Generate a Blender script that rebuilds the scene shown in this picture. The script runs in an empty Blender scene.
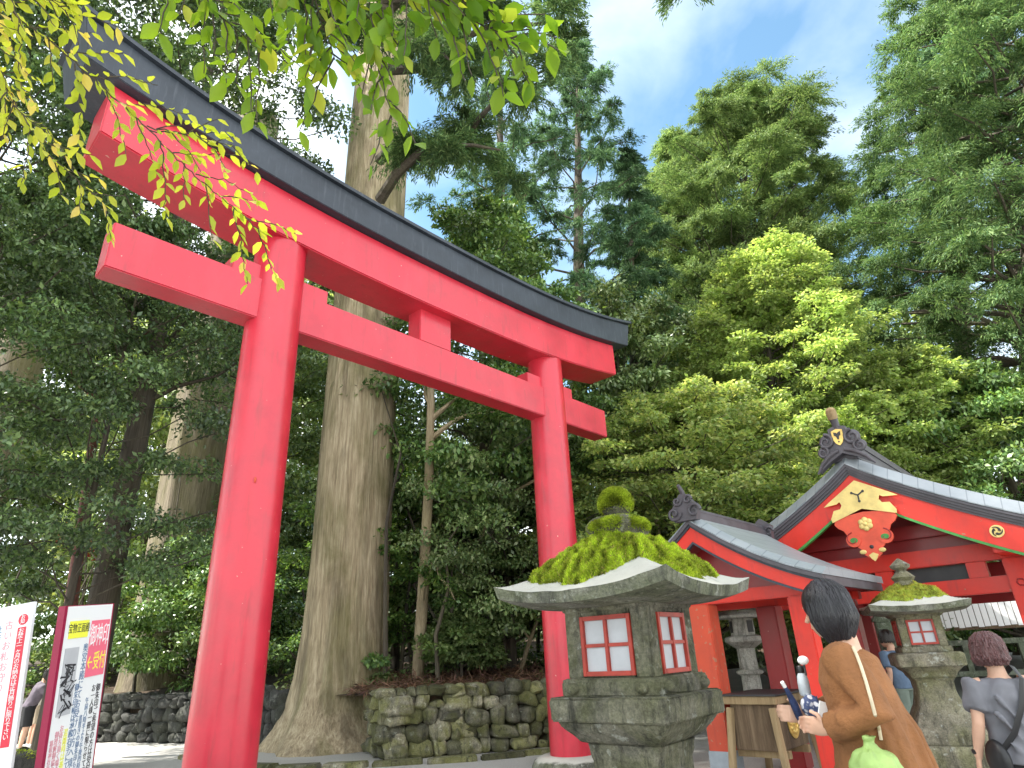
import bpy, bmesh, math, random
import numpy as np
from mathutils import Vector, Matrix, noise
R = math.radians
random.seed(7); rng = np.random.default_rng(7)
scene = bpy.context.scene
COL = scene.collection

# ------------------------------------------------------------------ camera, sky, sun, exposure
CAM_H = 1.4; FPX = 631.907; PITCH = R(23.334); ROLL = R(-2.813)
cF = Vector((0, math.cos(PITCH), math.sin(PITCH))); cR = Vector((1, 0, 0)); cU = cR.cross(cF)
cR2 = cR*math.cos(ROLL) + cU*math.sin(ROLL); cU2 = -cR*math.sin(ROLL) + cU*math.cos(ROLL)
cam = bpy.data.cameras.new('camera'); cam_o = bpy.data.objects.new('camera', cam); COL.objects.link(cam_o)
cam_o.matrix_world = Matrix.Translation((0, 0, CAM_H)) @ Matrix((cR2, cU2, -cF)).transposed().to_4x4()
cam.sensor_width = 36; cam.lens = FPX/1024*36; cam.clip_end = 2000; cam.clip_start = 0.05
scene.camera = cam_o

SUN_EL, SUN_AZ = R(54), R(-98)          # azimuth clockwise from +Y
sun = bpy.data.lights.new('sun', 'SUN'); sun.energy = 4.2; sun.angle = R(0.6); sun.color = (1, .95, .86)
sun_o = bpy.data.objects.new('sun', sun); COL.objects.link(sun_o)
sd = Vector((math.sin(SUN_AZ)*math.cos(SUN_EL), math.cos(SUN_AZ)*math.cos(SUN_EL), math.sin(SUN_EL)))
sun_o.rotation_euler = sd.to_track_quat('Z', 'Y').to_euler(); sun_o.location = (0, 0, 60)

world = bpy.data.worlds.new("World"); scene.world = world; world.use_nodes = True
nt = world.node_tree; nt.nodes.clear()
def N(t, k, **kw):
    n = t.nodes.new(k)
    for a, b in kw.items(): setattr(n, a, b)
    return n
out = N(nt, 'ShaderNodeOutputWorld'); bg = N(nt, 'ShaderNodeBackground'); bg.inputs[1].default_value = .15
sky = N(nt, 'ShaderNodeTexSky', sky_type='NISHITA', sun_disc=False, sun_elevation=SUN_EL, sun_rotation=SUN_AZ, dust_density=.3, air_density=1.0, ozone_density=3.0)
tc = N(nt, 'ShaderNodeTexCoord'); mp = N(nt, 'ShaderNodeMapping'); mp.inputs['Scale'].default_value = (1, 1, 1.9); mp.inputs['Location'].default_value = (2.2, 3.1, .4)
L = nt.links.new
def wmath(op, a_, b_, clamp=False):
    n = N(nt, 'ShaderNodeMath', operation=op, use_clamp=clamp)
    for i, v in ((0, a_), (1, b_)):
        if isinstance(v, (int, float)): n.inputs[i].default_value = v
        else: L(v, n.inputs[i])
    return n.outputs[0]
n1 = N(nt, 'ShaderNodeTexNoise'); n1.inputs['Scale'].default_value = 3.4; n1.inputs['Detail'].default_value = 8; n1.inputs['Roughness'].default_value = .5; n1.inputs['Distortion'].default_value = .4
L(tc.outputs['Generated'], mp.inputs[0]); L(mp.outputs[0], n1.inputs[0])
cr = N(nt, 'ShaderNodeValToRGB'); cr.color_ramp.elements[0].position = .42; cr.color_ramp.elements[1].position = .72; L(n1.outputs[0], cr.inputs[0])
# a blue opening ahead to the right; the rest of the sky is bright broken cloud
GAP = Vector((.27, .68, .68)).normalized()
dp = N(nt, 'ShaderNodeVectorMath', operation='DOT_PRODUCT'); nv = N(nt, 'ShaderNodeVectorMath', operation='NORMALIZE'); L(tc.outputs['Generated'], nv.inputs[0]); L(nv.outputs[0], dp.inputs[0]); dp.inputs[1].default_value = GAP
mr = N(nt, 'ShaderNodeMapRange', interpolation_type='SMOOTHSTEP'); mr.inputs[1].default_value = .78; mr.inputs[2].default_value = .93; L(dp.outputs['Value'], mr.inputs[0])
m_ = mr.outputs[0]; inv = wmath('SUBTRACT', 1.0, m_)
fac = wmath('ADD', wmath('MULTIPLY', cr.outputs[0], wmath('ADD', wmath('MULTIPLY', inv, .30), .20)), wmath('MULTIPLY', inv, .40), True)
dk = N(nt, 'ShaderNodeMixRGB', blend_type='MULTIPLY'); dk.inputs[0].default_value = 1; dk.inputs[2].default_value = (.84, .93, .78, 1); L(sky.outputs[0], dk.inputs[1])
mx = N(nt, 'ShaderNodeMixRGB'); mx.inputs[2].default_value = (7.6, 7.4, 7.1, 1)
L(fac, mx.inputs[0]); L(dk.outputs[0], mx.inputs[1]); L(mx.outputs[0], bg.inputs[0]); L(bg.outputs[0], out.inputs[0])
scene.view_settings.view_transform = 'Standard'; scene.view_settings.look = 'None'
scene.view_settings.exposure = 1.68; scene.view_settings.gamma = 1
scene.cycles.max_bounces = 6; scene.cycles.transparent_max_bounces = 6; scene.cycles.diffuse_bounces = 4
scene.cycles.use_denoising = True

# ------------------------------------------------------------------ helpers
def ray(px, py):
    return (cF*FPX + cR2*(px-512) - cU2*(py-384)).normalized()
def at(px, py, depth=None, z=None):
    d = ray(px, py); o = Vector((0, 0, CAM_H))
    return o + d*((z-CAM_H)/d.z) if z is not None else o + d*(depth/d.dot(cF))

def setp(o, label=None, cat=None, group=None, kind=None):
    for k, v in (('label', label), ('category', cat), ('group', group), ('kind', kind)):
        if v: o[k] = v
    return o
def thing(name, label, cat, loc=(0, 0, 0), rz=0, group=None):
    o = bpy.data.objects.new(name, None); o.empty_display_size = .1; COL.objects.link(o)
    o.location = loc; o.rotation_euler = (0, 0, rz)
    return setp(o, label, cat, group)
def link(name, me, mat, parent=None):
    o = bpy.data.objects.new(name, me); COL.objects.link(o)
    for m in (mat if isinstance(mat, (list, tuple)) else [mat]): me.materials.append(m)
    if parent is not None: o.parent = parent
    return o
class MB:
    def __init__(s): s.v = []; s.f = []; s.m = []; s.mi = 0
    def add(s, vs, fs):
        n = len(s.v); s.v.extend([tuple(v) for v in vs]); s.f.extend([tuple(i+n for i in f) for f in fs]); s.m.extend([s.mi]*len(fs)); return s
    def box(s, x0, x1, y0, y1, z0, z1, M=None):
        vs = [Vector((x, y, z)) for z in (z0, z1) for y in (y0, y1) for x in (x0, x1)]
        if M is not None: vs = [M @ v for v in vs]
        return s.add(vs, [(0, 2, 3, 1), (4, 5, 7, 6), (0, 1, 5, 4), (2, 6, 7, 3), (0, 4, 6, 2), (1, 3, 7, 5)])
    def bar(s, a, b, w, h, up=(0, 0, 1)):
        a = Vector(a); b = Vector(b); d = (b-a).normalized(); u = Vector(up); sx = d.cross(u).normalized(); u = sx.cross(d)
        vs = [p+sx*i*w/2+u*j*h/2 for p in (a, b) for (i, j) in ((-1, -1), (1, -1), (1, 1), (-1, 1))]
        return s.add(vs, [(3, 2, 1, 0), (4, 5, 6, 7), (0, 1, 5, 4), (1, 2, 6, 5), (2, 3, 7, 6), (3, 0, 4, 7)])
    def rings(s, rs, cap=True, closed=False):
        n = len(rs[0]); vs = [v for r in rs for v in r]; fs = []
        K = len(rs)
        for k in range(K if closed else K-1):
            for i in range(n):
                j = (i+1) % n; k2 = (k+1) % K
                fs.append((k*n+i, k*n+j, k2*n+j, k2*n+i))
        if cap and not closed: fs += [tuple(range(n-1, -1, -1)), tuple((K-1)*n+i for i in range(n))]
        return s.add(vs, fs)
    def tube(s, pts, rad, n=8, up=None):
        pts = [Vector(p) for p in pts]; rs = []; pu = Vector(up) if up is not None else Vector((0.13, 0.27, 1)).normalized()
        for i, p in enumerate(pts):
            d = (pts[min(i+1, len(pts)-1)]-pts[max(i-1, 0)]).normalized()
            if abs(d.dot(pu)) > .98: pu = Vector((1, 0, 0)) if abs(d.x) < .9 else Vector((0, 1, 0))
            a = d.cross(pu).normalized(); b = a.cross(d); pu = b
            r = rad[i] if hasattr(rad, '__len__') else rad
            ra, rb = r if hasattr(r, '__len__') else (r, r)
            rs.append([p+a*ra*math.cos(t)+b*rb*math.sin(t) for t in [2*math.pi*k/n for k in range(n)]])
        return s.rings(rs)
    def lathe(s, prof, n=24, c=(0, 0), z0=0, sq=None):
        rs = []
        for r, z in prof:
            ring = []
            for k in range(n):
                a = 2*math.pi*(k+.5)/n
                ring.append((c[0]+r*math.cos(a), c[1]+r*math.sin(a), z0+z))
            rs.append(ring)
        return s.rings(rs)
    def sqstack(s, prof, ch=.0):     # square sections (half size, z)
        rs = []
        for h, z in prof:
            c = min(ch, h*.4)
            if ch: rs.append([(h-c, -h, z), (h, -h+c, z), (h, h-c, z), (h-c, h, z), (-h+c, h, z), (-h, h-c, z), (-h, -h+c, z), (-h+c, -h, z)])
            else: rs.append([(h, -h, z), (h, h, z), (-h, h, z), (-h, -h, z)])
        return s.rings(rs)
    def prism(s, poly, y0, y1, M=None):     # polygon in x,z extruded along y
        n = len(poly); vs = [Vector((x, y0, z)) for x, z in poly]+[Vector((x, y1, z)) for x, z in poly]
        if M is not None: vs = [M @ v for v in vs]
        return s.add(vs, [tuple(range(n)), tuple(range(2*n-1, n-1, -1))]+[(i, n+i, n+(i+1) % n, (i+1) % n) for i in range(n)])
    def ell(s, c, r, n=12, m=8, M=None):
        rs = []
        for j in range(m+1):
            t = math.pi*(j+.02)/(m+.04); q = []
            for k in range(n):
                a = 2*math.pi*k/n
                v = Vector((r[0]*math.sin(t)*math.cos(a), r[1]*math.sin(t)*math.sin(a), -r[2]*math.cos(t)))
                if M is not None: v = M @ v
                q.append(Vector(c)+v)
            rs.append(q)
        return s.rings(rs)
    def mesh(s, name, smooth=False, bevel=0, seg=2, angle=40):
        me = bpy.data.meshes.new(name); me.from_pydata(s.v, [], s.f)
        me.polygons.foreach_set('material_index', s.m); me.update()
        bm = bmesh.new(); bm.from_mesh(me)
        bmesh.ops.recalc_face_normals(bm, faces=bm.faces)
        if bevel:
            es = [e for e in bm.edges if len(e.link_faces) == 2 and e.calc_face_angle(0) > R(25)]
            bmesh.ops.bevel(bm, geom=es, offset=bevel, segments=seg, affect='EDGES', clamp_overlap=True)
        bm.to_mesh(me); bm.free()
        if smooth or bevel:
            me.polygons.foreach_set('use_smooth', [True]*len(me.polygons))
            me.set_sharp_from_angle(angle=R(angle))
        return me
    def build(s, name, mat, parent=None, **k): return link(name, s.mesh(name, **k), mat, parent)

def fuse(mb, name, mat, parent, voxel=.01, smooth=3, disp=0, dscale=8):
    """fuse overlapping closed pieces into one continuous skin"""
    me = mb.mesh(name); o = bpy.data.objects.new('tmp', me); COL.objects.link(o)
    m = o.modifiers.new('r', 'REMESH'); m.mode = 'VOXEL'; m.voxel_size = voxel
    m2 = o.modifiers.new('s', 'SMOOTH'); m2.iterations = smooth; m2.factor = .5
    dg = bpy.context.evaluated_depsgraph_get(); me2 = bpy.data.meshes.new_from_object(o.evaluated_get(dg))
    bpy.data.objects.remove(o); me2.name = name
    if disp:
        me2.update()
        for v in me2.vertices:
            q = v.co*dscale; v.co += v.normal*disp*(noise.noise(Vector((q.x*1.6, q.y*1.6, q.z*.55)))+.4*noise.noise(q*2.3))
    me2.polygons.foreach_set('use_smooth', [True]*len(me2.polygons)); me2.materials.clear()
    return link(name, me2, mat, parent)

# ------------------------------------------------------------------ materials
def mat(name, build):
    m = bpy.data.materials.new(name); m.use_nodes = True; t = m.node_tree; t.nodes.clear()
    o = N(t, 'ShaderNodeOutputMaterial'); p = N(t, 'ShaderNodeBsdfPrincipled'); t.links.new(p.outputs[0], o.inputs[0])
    build(t, p, o); return m
def coord(t, scale=(1, 1, 1), kind='Object'):
    c = N(t, 'ShaderNodeTexCoord'); mp = N(t, 'ShaderNodeMapping'); mp.inputs['Scale'].default_value = scale
    t.links.new(c.outputs[kind], mp.inputs[0]); return mp.outputs[0]
def nz(t, vec, scale, detail=6, rough=.6, dist=0):
    n = N(t, 'ShaderNodeTexNoise'); n.inputs['Scale'].default_value = scale; n.inputs['Detail'].default_value = detail
    n.inputs['Roughness'].default_value = rough; n.inputs['Distortion'].default_value = dist; t.links.new(vec, n.inputs[0]); return n.outputs[0]
def ramp(t, fac, stops):
    r = N(t, 'ShaderNodeValToRGB'); e = r.color_ramp.elements
    while len(e) < len(stops): e.new(.5)
    for i, (p, c) in enumerate(stops): e[i].position = p; e[i].color = (*c, 1) if len(c) == 3 else c
    t.links.new(fac, r.inputs[0]); return r.outputs[0]
def mixc(t, fac, a, b, mode='MIX'):
    m = N(t, 'ShaderNodeMixRGB', blend_type=mode)
    for i, v in ((0, fac), (1, a), (2, b)):
        if isinstance(v, (int, float)): m.inputs[i].default_value = v
        elif isinstance(v, tuple): m.inputs[i].default_value = (*v, 1)
        else: t.links.new(v, m.inputs[i])
    return m.outputs[0]
def bump(t, p, h, strength=.3, dist=.02):
    b = N(t, 'ShaderNodeBump'); b.inputs['Strength'].default_value = strength; b.inputs['Distance'].default_value = dist
    t.links.new(h, b.inputs['Height']); t.links.new(b.outputs[0], p.inputs['Normal'])
W3 = lambda v: (v, v, v)
def plain(name, c, rough=.6, var=.25, sc=6, bs=.1, metal=0, spec=.5, sheen=0, bscale=40):
    def f(t, p, o):
        v = coord(t); n = nz(t, v, sc)
        t.links.new(ramp(t, n, [(.3, tuple(x*(1-var) for x in c)), (.7, tuple(min(1, x*(1+var)) for x in c))]), p.inputs['Base Color'])
        p.inputs['Roughness'].default_value = rough; p.inputs['Metallic'].default_value = metal; p.inputs['Specular IOR Level'].default_value = spec
        if sheen: p.inputs['Sheen Weight'].default_value = sheen
        if bs: bump(t, p, nz(t, v, bscale, 4), bs, .01)
    return mat(name, f)
def redpaint(name, c, worn=.0, rough=.38):
    def f(t, p, o):
        v = coord(t); n = nz(t, v, 2.2, 6); n2 = nz(t, coord(t, (9, 9, 1.2)), 1.6, 5)
        col = ramp(t, n, [(.3, tuple(x*.82 for x in c)), (.68, tuple(min(1, x*1.12) for x in c))])
        dirt = ramp(t, n2, [(.56, W3(0)), (.72, W3(.35))])
        fade = ramp(t, nz(t, coord(t, (1, 1, .4)), 1.1, 7, .65, .4), [(.5, W3(0)), (.7, W3(.2))]); col = mixc(t, fade, col, tuple(min(1, x*1.15+.07) for x in c))
        col = mixc(t, dirt, col, (.22, .03, .03))
        chip = ramp(t, nz(t, v, 17, 3, .5), [(.735-.12*worn, W3(0)), (.75-.1*worn, W3(.75))])
        col = mixc(t, chip, col, (.62, .38, .3) if not worn else (.36, .2, .12))
        t.links.new(col, p.inputs['Base Color'])
        t.links.new(ramp(t, n, [(.3, W3(rough-.10)), (.7, W3(rough+.12))]), p.inputs['Roughness']); p.inputs['Coat Weight'].default_value = .35 if not worn else 0; p.inputs['Coat Roughness'].default_value = .22
        bump(t, p, nz(t, v, 30, 5), .12, .01)
    return mat(name, f)
M = {}
M['torii'] = redpaint('vermilion gate paint', (.56, .020, .044))
M['red'] = redpaint('vermilion lacquer', (.66, .028, .014), .15, .45)
M['redworn'] = redpaint('faded vermilion', (.55, .07, .03), .9, .6)
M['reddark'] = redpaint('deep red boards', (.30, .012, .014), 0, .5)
def f(t, p, o):
    v = coord(t, (1, 1, 1)); n = nz(t, v, 1.4, 8, .7); n2 = nz(t, coord(t, (14, 14, 1.5)), 1.5, 5)
    col = ramp(t, n, [(.3, (.018, .024, .034)), (.6, (.036, .046, .062)), (.75, (.08, .095, .12))])
    col = mixc(t, ramp(t, n2, [(.55, W3(0)), (.75, W3(.4))]), col, (.10, .115, .14))
    t.links.new(col, p.inputs['Base Color']); p.inputs['Roughness'].default_value = .55; bump(t, p, n2, .25, .01)
M['kasagi'] = mat('blue black sheet metal', f)
def stone(name, dark, light,  moss=.5, mosscol=(.10, .13, .02), sc=5, lich=1.0, top=False, isl=False):
    def f(t, p, o):
        v = coord(t); n = nz(t, v, sc, 10, .68); n2 = nz(t, v, sc*.45, 6, .6, .5); n3 = nz(t, v, sc*2.3, 6, .6)
        col = ramp(t, n, [(.32, dark), (.62, light), (.8, tuple(min(1, x*1.5) for x in light))])
        col = mixc(t, ramp(t, n3, [(.6, W3(0)), (.66, W3(.75*lich))]), col, (.42, .43, .38))
        col = mixc(t, ramp(t, n2, [(.5-.14*moss, W3(0)), (.62-.1*moss, W3(.9*moss))]), col, mosscol)
        col = mixc(t, ramp(t, nz(t, v, sc*1.2, 8, .7, .3), [(.58, W3(0)), (.7, W3(.75))]), col, tuple(x*.35 for x in dark))
        sp_ = ramp(t, nz(t, v, 70, 4, .8), [(.35, W3(.55)), (.65, W3(1.35))]); col = mixc(t, .8, col, sp_, 'MULTIPLY')
        run = ramp(t, nz(t, coord(t, (11, 11, 1.6)), 1.5, 6, .7), [(.52, W3(0)), (.66, W3(.7))]); col = mixc(t, run, col, tuple(x*.3 for x in dark))
        if isl:
            gi = N(t, 'ShaderNodeNewGeometry'); col = mixc(t, 1.0, col, ramp(t, gi.outputs['Random Per Island'], [(0, (.45, .45, .42)), (.5, (.95, .95, .88)), (1, (1.7, 1.65, 1.5))]), 'MULTIPLY')
        t.links.new(col, p.inputs['Base Color']); p.inputs['Roughness'].default_value = .92
        if top:  # upward faces paler: dust and lichen, with sky light put into the colour
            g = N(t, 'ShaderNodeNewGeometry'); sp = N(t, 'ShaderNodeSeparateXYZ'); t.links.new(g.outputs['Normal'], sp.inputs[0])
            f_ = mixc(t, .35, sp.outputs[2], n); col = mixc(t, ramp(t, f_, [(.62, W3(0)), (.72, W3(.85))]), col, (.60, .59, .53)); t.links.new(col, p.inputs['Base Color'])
        bump(t, p, mixc(t, .5, nz(t, v, 24, 9, .8), n), .9, .035)
    return mat(name, f)
M['stone'] = stone('mossy grey stone', (.028, .029, .021), (.25, .235, .18), .5, (.095, .105, .025), 6)
M['stone2'] = stone('pale weathered stone', (.09, .082, .055), (.30, .27, .2), .45, (.16, .17, .04), 5)
M['stone3'] = stone('light stone', (.25, .25, .22), (.5, .5, .45), .2, (.2, .22, .12), 4)
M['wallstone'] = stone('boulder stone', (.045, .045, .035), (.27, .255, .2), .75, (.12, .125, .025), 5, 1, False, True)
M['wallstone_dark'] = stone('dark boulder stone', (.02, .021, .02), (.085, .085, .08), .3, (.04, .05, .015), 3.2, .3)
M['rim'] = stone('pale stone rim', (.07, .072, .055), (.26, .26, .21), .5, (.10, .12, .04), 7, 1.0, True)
M['moss'] = plain('bright moss', (.24, .31, .03), .95, .5, 14, .8, bscale=60)
def bark(name, a, b, c, green=.0, s=7, bs=1.0):
    def f(t, p, o):
        v = coord(t, (s, s, .55)); n = nz(t, v, 1.6, 9, .72, .5); v2 = coord(t, (s*2.6, s*2.6, .8)); n2 = nz(t, v2, 1.7, 6, .7, .4)
        w = mixc(t, .5, n, n2)
        col = ramp(t, w, [(.33, a), (.5, b), (.66, c)])
        v3 = coord(t, (1, 1, .35)); big = nz(t, v3, 1.3, 5, .6, .6)
        col = mixc(t, ramp(t, big, [(.46, W3(0)), (.62, W3(green))]), col, (.13, .125, .035))
        col = mixc(t, ramp(t, nz(t, coord(t, (1.2, 1.2, .3)), 2.0, 4), [(.5, W3(0)), (.68, W3(.6))]), col, tuple(x*.45 for x in a))
        t.links.new(col, p.inputs['Base Color']); p.inputs['Roughness'].default_value = .9
        bump(t, p, w, bs, .08)
    return mat(name, f)
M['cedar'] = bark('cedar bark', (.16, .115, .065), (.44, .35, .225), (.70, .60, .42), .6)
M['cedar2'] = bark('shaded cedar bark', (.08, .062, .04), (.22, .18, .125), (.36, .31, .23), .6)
M['twig'] = bark('branch bark', (.03, .024, .018), (.08, .065, .05), (.14, .12, .09), .2, 10, .4)
M['palebark'] = bark('pale smooth bark', (.20, .155, .09), (.38, .30, .19), (.5, .42, .29), .4, 9, .4)
M['redbark'] = plain('reddish bark', (.16, .055, .045), .7, .5, 8, .5)
def leafmat(name, trans=.45, gloss=.35, rough=.42, tint=(1.25, 1.15, .45)):
    m = bpy.data.materials.new(name); m.use_nodes = True; t = m.node_tree; t.nodes.clear()
    o = N(t, 'ShaderNodeOutputMaterial'); p = N(t, 'ShaderNodeBsdfPrincipled'); tr = N(t, 'ShaderNodeBsdfTranslucent'); mx = N(t, 'ShaderNodeMixShader')
    a = N(t, 'ShaderNodeAttribute', attribute_name='lc')
    t.links.new(a.outputs['Color'], p.inputs['Base Color']); p.inputs['Roughness'].default_value = rough; p.inputs['Specular IOR Level'].default_value = gloss
    t.links.new(mixc(t, 1.0, a.outputs['Color'], tuple(tint), 'MULTIPLY'), tr.inputs[0])
    mx.inputs[0].default_value = trans
    t.links.new(p.outputs[0], mx.inputs[1]); t.links.new(tr.outputs[0], mx.inputs[2]); t.links.new(mx.outputs[0], o.inputs[0]); return m
M['leaf'] = leafmat('soft leaves', .48, .3, .5, (1.2, 1.15, .6))
M['gloss'] = leafmat('glossy evergreen leaves', .22, .6, .33)
M['needle'] = leafmat('conifer sprays', .35, .2, .6, (1.1, 1.12, .75))
M['near'] = leafmat('backlit young leaves', .58, .3, .45, (1.7, 1.55, .5))
def f(t, p, o):
    v = coord(t); n = nz(t, v, .35, 8, .6); n2 = nz(t, v, 45, 5, .8)
    col = ramp(t, n, [(.3, (.36, .345, .31)), (.7, (.52, .50, .46))])
    col = mixc(t, .4, col, ramp(t, n2, [(.35, W3(.16)), (.65, W3(.6))]))
    t.links.new(col, p.inputs['Base Color']); p.inputs['Roughness'].default_value = .95; bump(t, p, n2, .5, .015)
M['gravel'] = mat('pale gravel', f)
def f(t, p, o):
    v = coord(t); n = nz(t, v, 3, 9, .75); n2 = nz(t, v, 22, 6, .8)
    col = ramp(t, mixc(t, .5, n, n2), [(.35, (.018, .014, .009)), (.5, (.06, .042, .026)), (.65, (.15, .09, .055))])
    t.links.new(col, p.inputs['Base Color']); p.inputs['Roughness'].default_value = 1; bump(t, p, n2, 1, .05)
M['soil'] = mat('leaf litter soil', f)
def shingle(name, a, b):
    def f(t, p, o):
        c = N(t, 'ShaderNodeTexCoord'); sp = N(t, 'ShaderNodeSeparateXYZ'); cb = N(t, 'ShaderNodeCombineXYZ')
        t.links.new(c.outputs['Object'], sp.inputs[0]); t.links.new(sp.outputs[1], cb.inputs[0]); t.links.new(sp.outputs[0], cb.inputs[1])
        br = N(t, 'ShaderNodeTexBrick'); t.links.new(cb.outputs[0], br.inputs[0])
        br.inputs['Scale'].default_value = 1; br.inputs['Brick Width'].default_value = .42; br.inputs['Row Height'].default_value = .16; br.inputs['Mortar Size'].default_value = .006
        br.inputs['Color1'].default_value = (*a, 1); br.inputs['Color2'].default_value = (*b, 1); br.inputs['Mortar'].default_value = (.2, .22, .24, 1)
        n = nz(t, c.outputs['Object'], 3, 6)
        t.links.new(mixc(t, ramp(t, n, [(.4, W3(0)), (.7, W3(.4))]), br.outputs[0], (.2, .24, .27)), p.inputs['Base Color'])
        p.inputs['Roughness'].default_value = .42; p.inputs['Metallic'].default_value = .25; bump(t, p, br.outputs[1], -.6, .02)
    return mat(name, f)
M['roof'] = shingle('grey copper roofing', (.33, .355, .38), (.30, .325, .35))
M['fascia'] = plain('dark grey purple metal', (.075, .068, .08), .5, .25, 5)
M['green'] = plain('green painted edge', (.05, .25, .05), .5)
M['gold'] = plain('gilded metal', (.75, .52, .16), .38, .25, 9, .3, metal=.55)
M['goldpale'] = plain('pale gilt sheet', (.72, .55, .2), .5, .2, 7, .2, metal=.15)
M['orange'] = plain('orange red carving', (.72, .085, .04), .5, .15)
M['white'] = plain('white board', (.78, .79, .80), .5, .03, 3, 0)
M['paper'] = plain('white paper pane', (.46, .47, .5), .6, .08, 9, .05)
M['framered'] = plain('window frame red', (.34, .032, .018), .5, .3, 12)
M['wood'] = bark('weathered box wood', (.045, .03, .018), (.12, .078, .045), (.20, .14, .085), .0, 6, .3)
M['woodpale'] = bark('pale timber', (.18, .12, .06), (.30, .21, .11), (.38, .28, .16), .0, 6, .2)
M['iron'] = plain('dark iron', (.03, .03, .032), .5, .3)
M['lead'] = plain('pale metal shoe', (.32, .36, .4), .45, .2, 5, .1, metal=.4)
M['blackleather'] = plain('black leather', (.012, .012, .014), .45, .2)
M['postgreen'] = stone('green stained stone post', (.1, .12, .09), (.24, .27, .22), .5, (.08, .12, .05), 5)
M['skin'] = plain('skin', (.62, .37, .26), .55, .08, 12, .05)
M['signred'] = plain('sign red', (.62, .02, .05), .4, .05)
M['signpink'] = plain('sign pink', (.82, .16, .24), .4, .05)
M['signyellow'] = plain('sign yellow', (.85, .85, .08), .4, .05)
M['inkblue'] = plain('blue grey ink', (.16, .24, .38), .5, .05)
M['inkblack'] = plain('black ink', (.03, .03, .035), .5, .05)
M['inkred'] = plain('pale red ink', (.7, .3, .36), .5, .05)
M['signwhite'] = plain('white lettering', (.85, .85, .85), .5, .02)
M['purple'] = plain('dark red frame', (.28, .01, .05), .4, .1)

# ------------------------------------------------------------------ foliage generator
def nrm(a): return a/np.maximum(np.linalg.norm(a, axis=1, keepdims=True), 1e-9)
def leaves(name, P, AX, NO, Ln, Wd, C, mt, parent=None, shape=0, bend=.12):
    """many separate leaf blades in one crown mesh"""
    n = len(P); AX = nrm(AX); S = nrm(np.cross(NO, AX)); NO = nrm(np.cross(AX, S))
    Ln = Ln[:, None]; Wd = Wd[:, None]
    if shape == 0:
        vs = [P, P+AX*Ln*.45+S*Wd*.5, P+AX*Ln-NO*Ln*bend, P+AX*Ln*.45-S*Wd*.5]
    else:
        vs = [P, P+AX*Ln*.22+S*Wd*.36+NO*Wd*.08, P+AX*Ln*.55+S*Wd*.48+NO*Wd*.1, P+AX*Ln*.82+S*Wd*.22-NO*Ln*bend*.4,
              P+AX*Ln-NO*Ln*bend, P+AX*Ln*.82-S*Wd*.22-NO*Ln*bend*.4, P+AX*Ln*.55-S*Wd*.48+NO*Wd*.1, P+AX*Ln*.22-S*Wd*.36+NO*Wd*.08]
    k = len(vs); V = np.stack(vs, 1).reshape(-1, 3).astype(np.float32)
    me = bpy.data.meshes.new(name); me.vertices.add(n*k); me.vertices.foreach_set('co', V.ravel())
    if k == 4:
        me.loops.add(n*4); me.loops.foreach_set('vertex_index', np.arange(n*4, dtype=np.int32)); me.polygons.add(n)
        me.polygons.foreach_set('loop_start', np.arange(n, dtype=np.int32)*4); me.polygons.foreach_set('loop_total', np.full(n, 4, np.int32))
    else:      # two halves folded along the midrib
        half = np.array([0, 1, 2, 3, 4, 0, 4, 5, 6, 7], np.int32)
        idx = (np.arange(n, dtype=np.int32)[:, None]*8+half[None]).ravel()
        me.loops.add(len(idx)); me.loops.foreach_set('vertex_index', idx); me.polygons.add(2*n)
        me.polygons.foreach_set('loop_start', np.arange(2*n, dtype=np.int32)*5); me.polygons.foreach_set('loop_total', np.full(2*n, 5, np.int32))
    at_ = me.attributes.new('lc', 'FLOAT_COLOR', 'POINT')
    CC = np.ones((n, k, 4), np.float32); CC[:, :, :3] = C[:, None]; at_.data.foreach_set('color', CC.ravel())
    me.update(calc_edges=True)
    return link(name, me, mt, parent)

PAL = {  # base reflectances of the leaves
 'conifer': ((.055, .115, .05), (.12, .205, .08), (.20, .28, .11)),
 'blue':    ((.055, .12, .06), (.11, .20, .11), (.19, .29, .16)),
 'olive':   ((.085, .15, .055), (.165, .25, .09), (.29, .36, .14)),
 'dark':    ((.045, .085, .035), (.10, .175, .065), (.19, .28, .10)),
 'mid':     ((.05, .115, .035), (.12, .22, .06), (.23, .33, .10)),
 'maple':   ((.19, .29, .085), (.31, .42, .14), (.45, .52, .21)),
 'yellow':  ((.18, .28, .09), (.31, .41, .14), (.48, .50, .21)),
 'pale':    ((.09, .16, .055), (.17, .25, .09), (.28, .34, .16)),
}
def palette(name, n):
    a, b, c = [np.array(x) for x in PAL[name]]
    u = rng.random(n)[:, None]
    col = np.where(u < .5, a+(b-a)*u*2, b+(c-b)*(u*2-1))
    return col*(1+.18*rng.standard_normal((n, 1))).clip(.5, 1.6)

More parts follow.
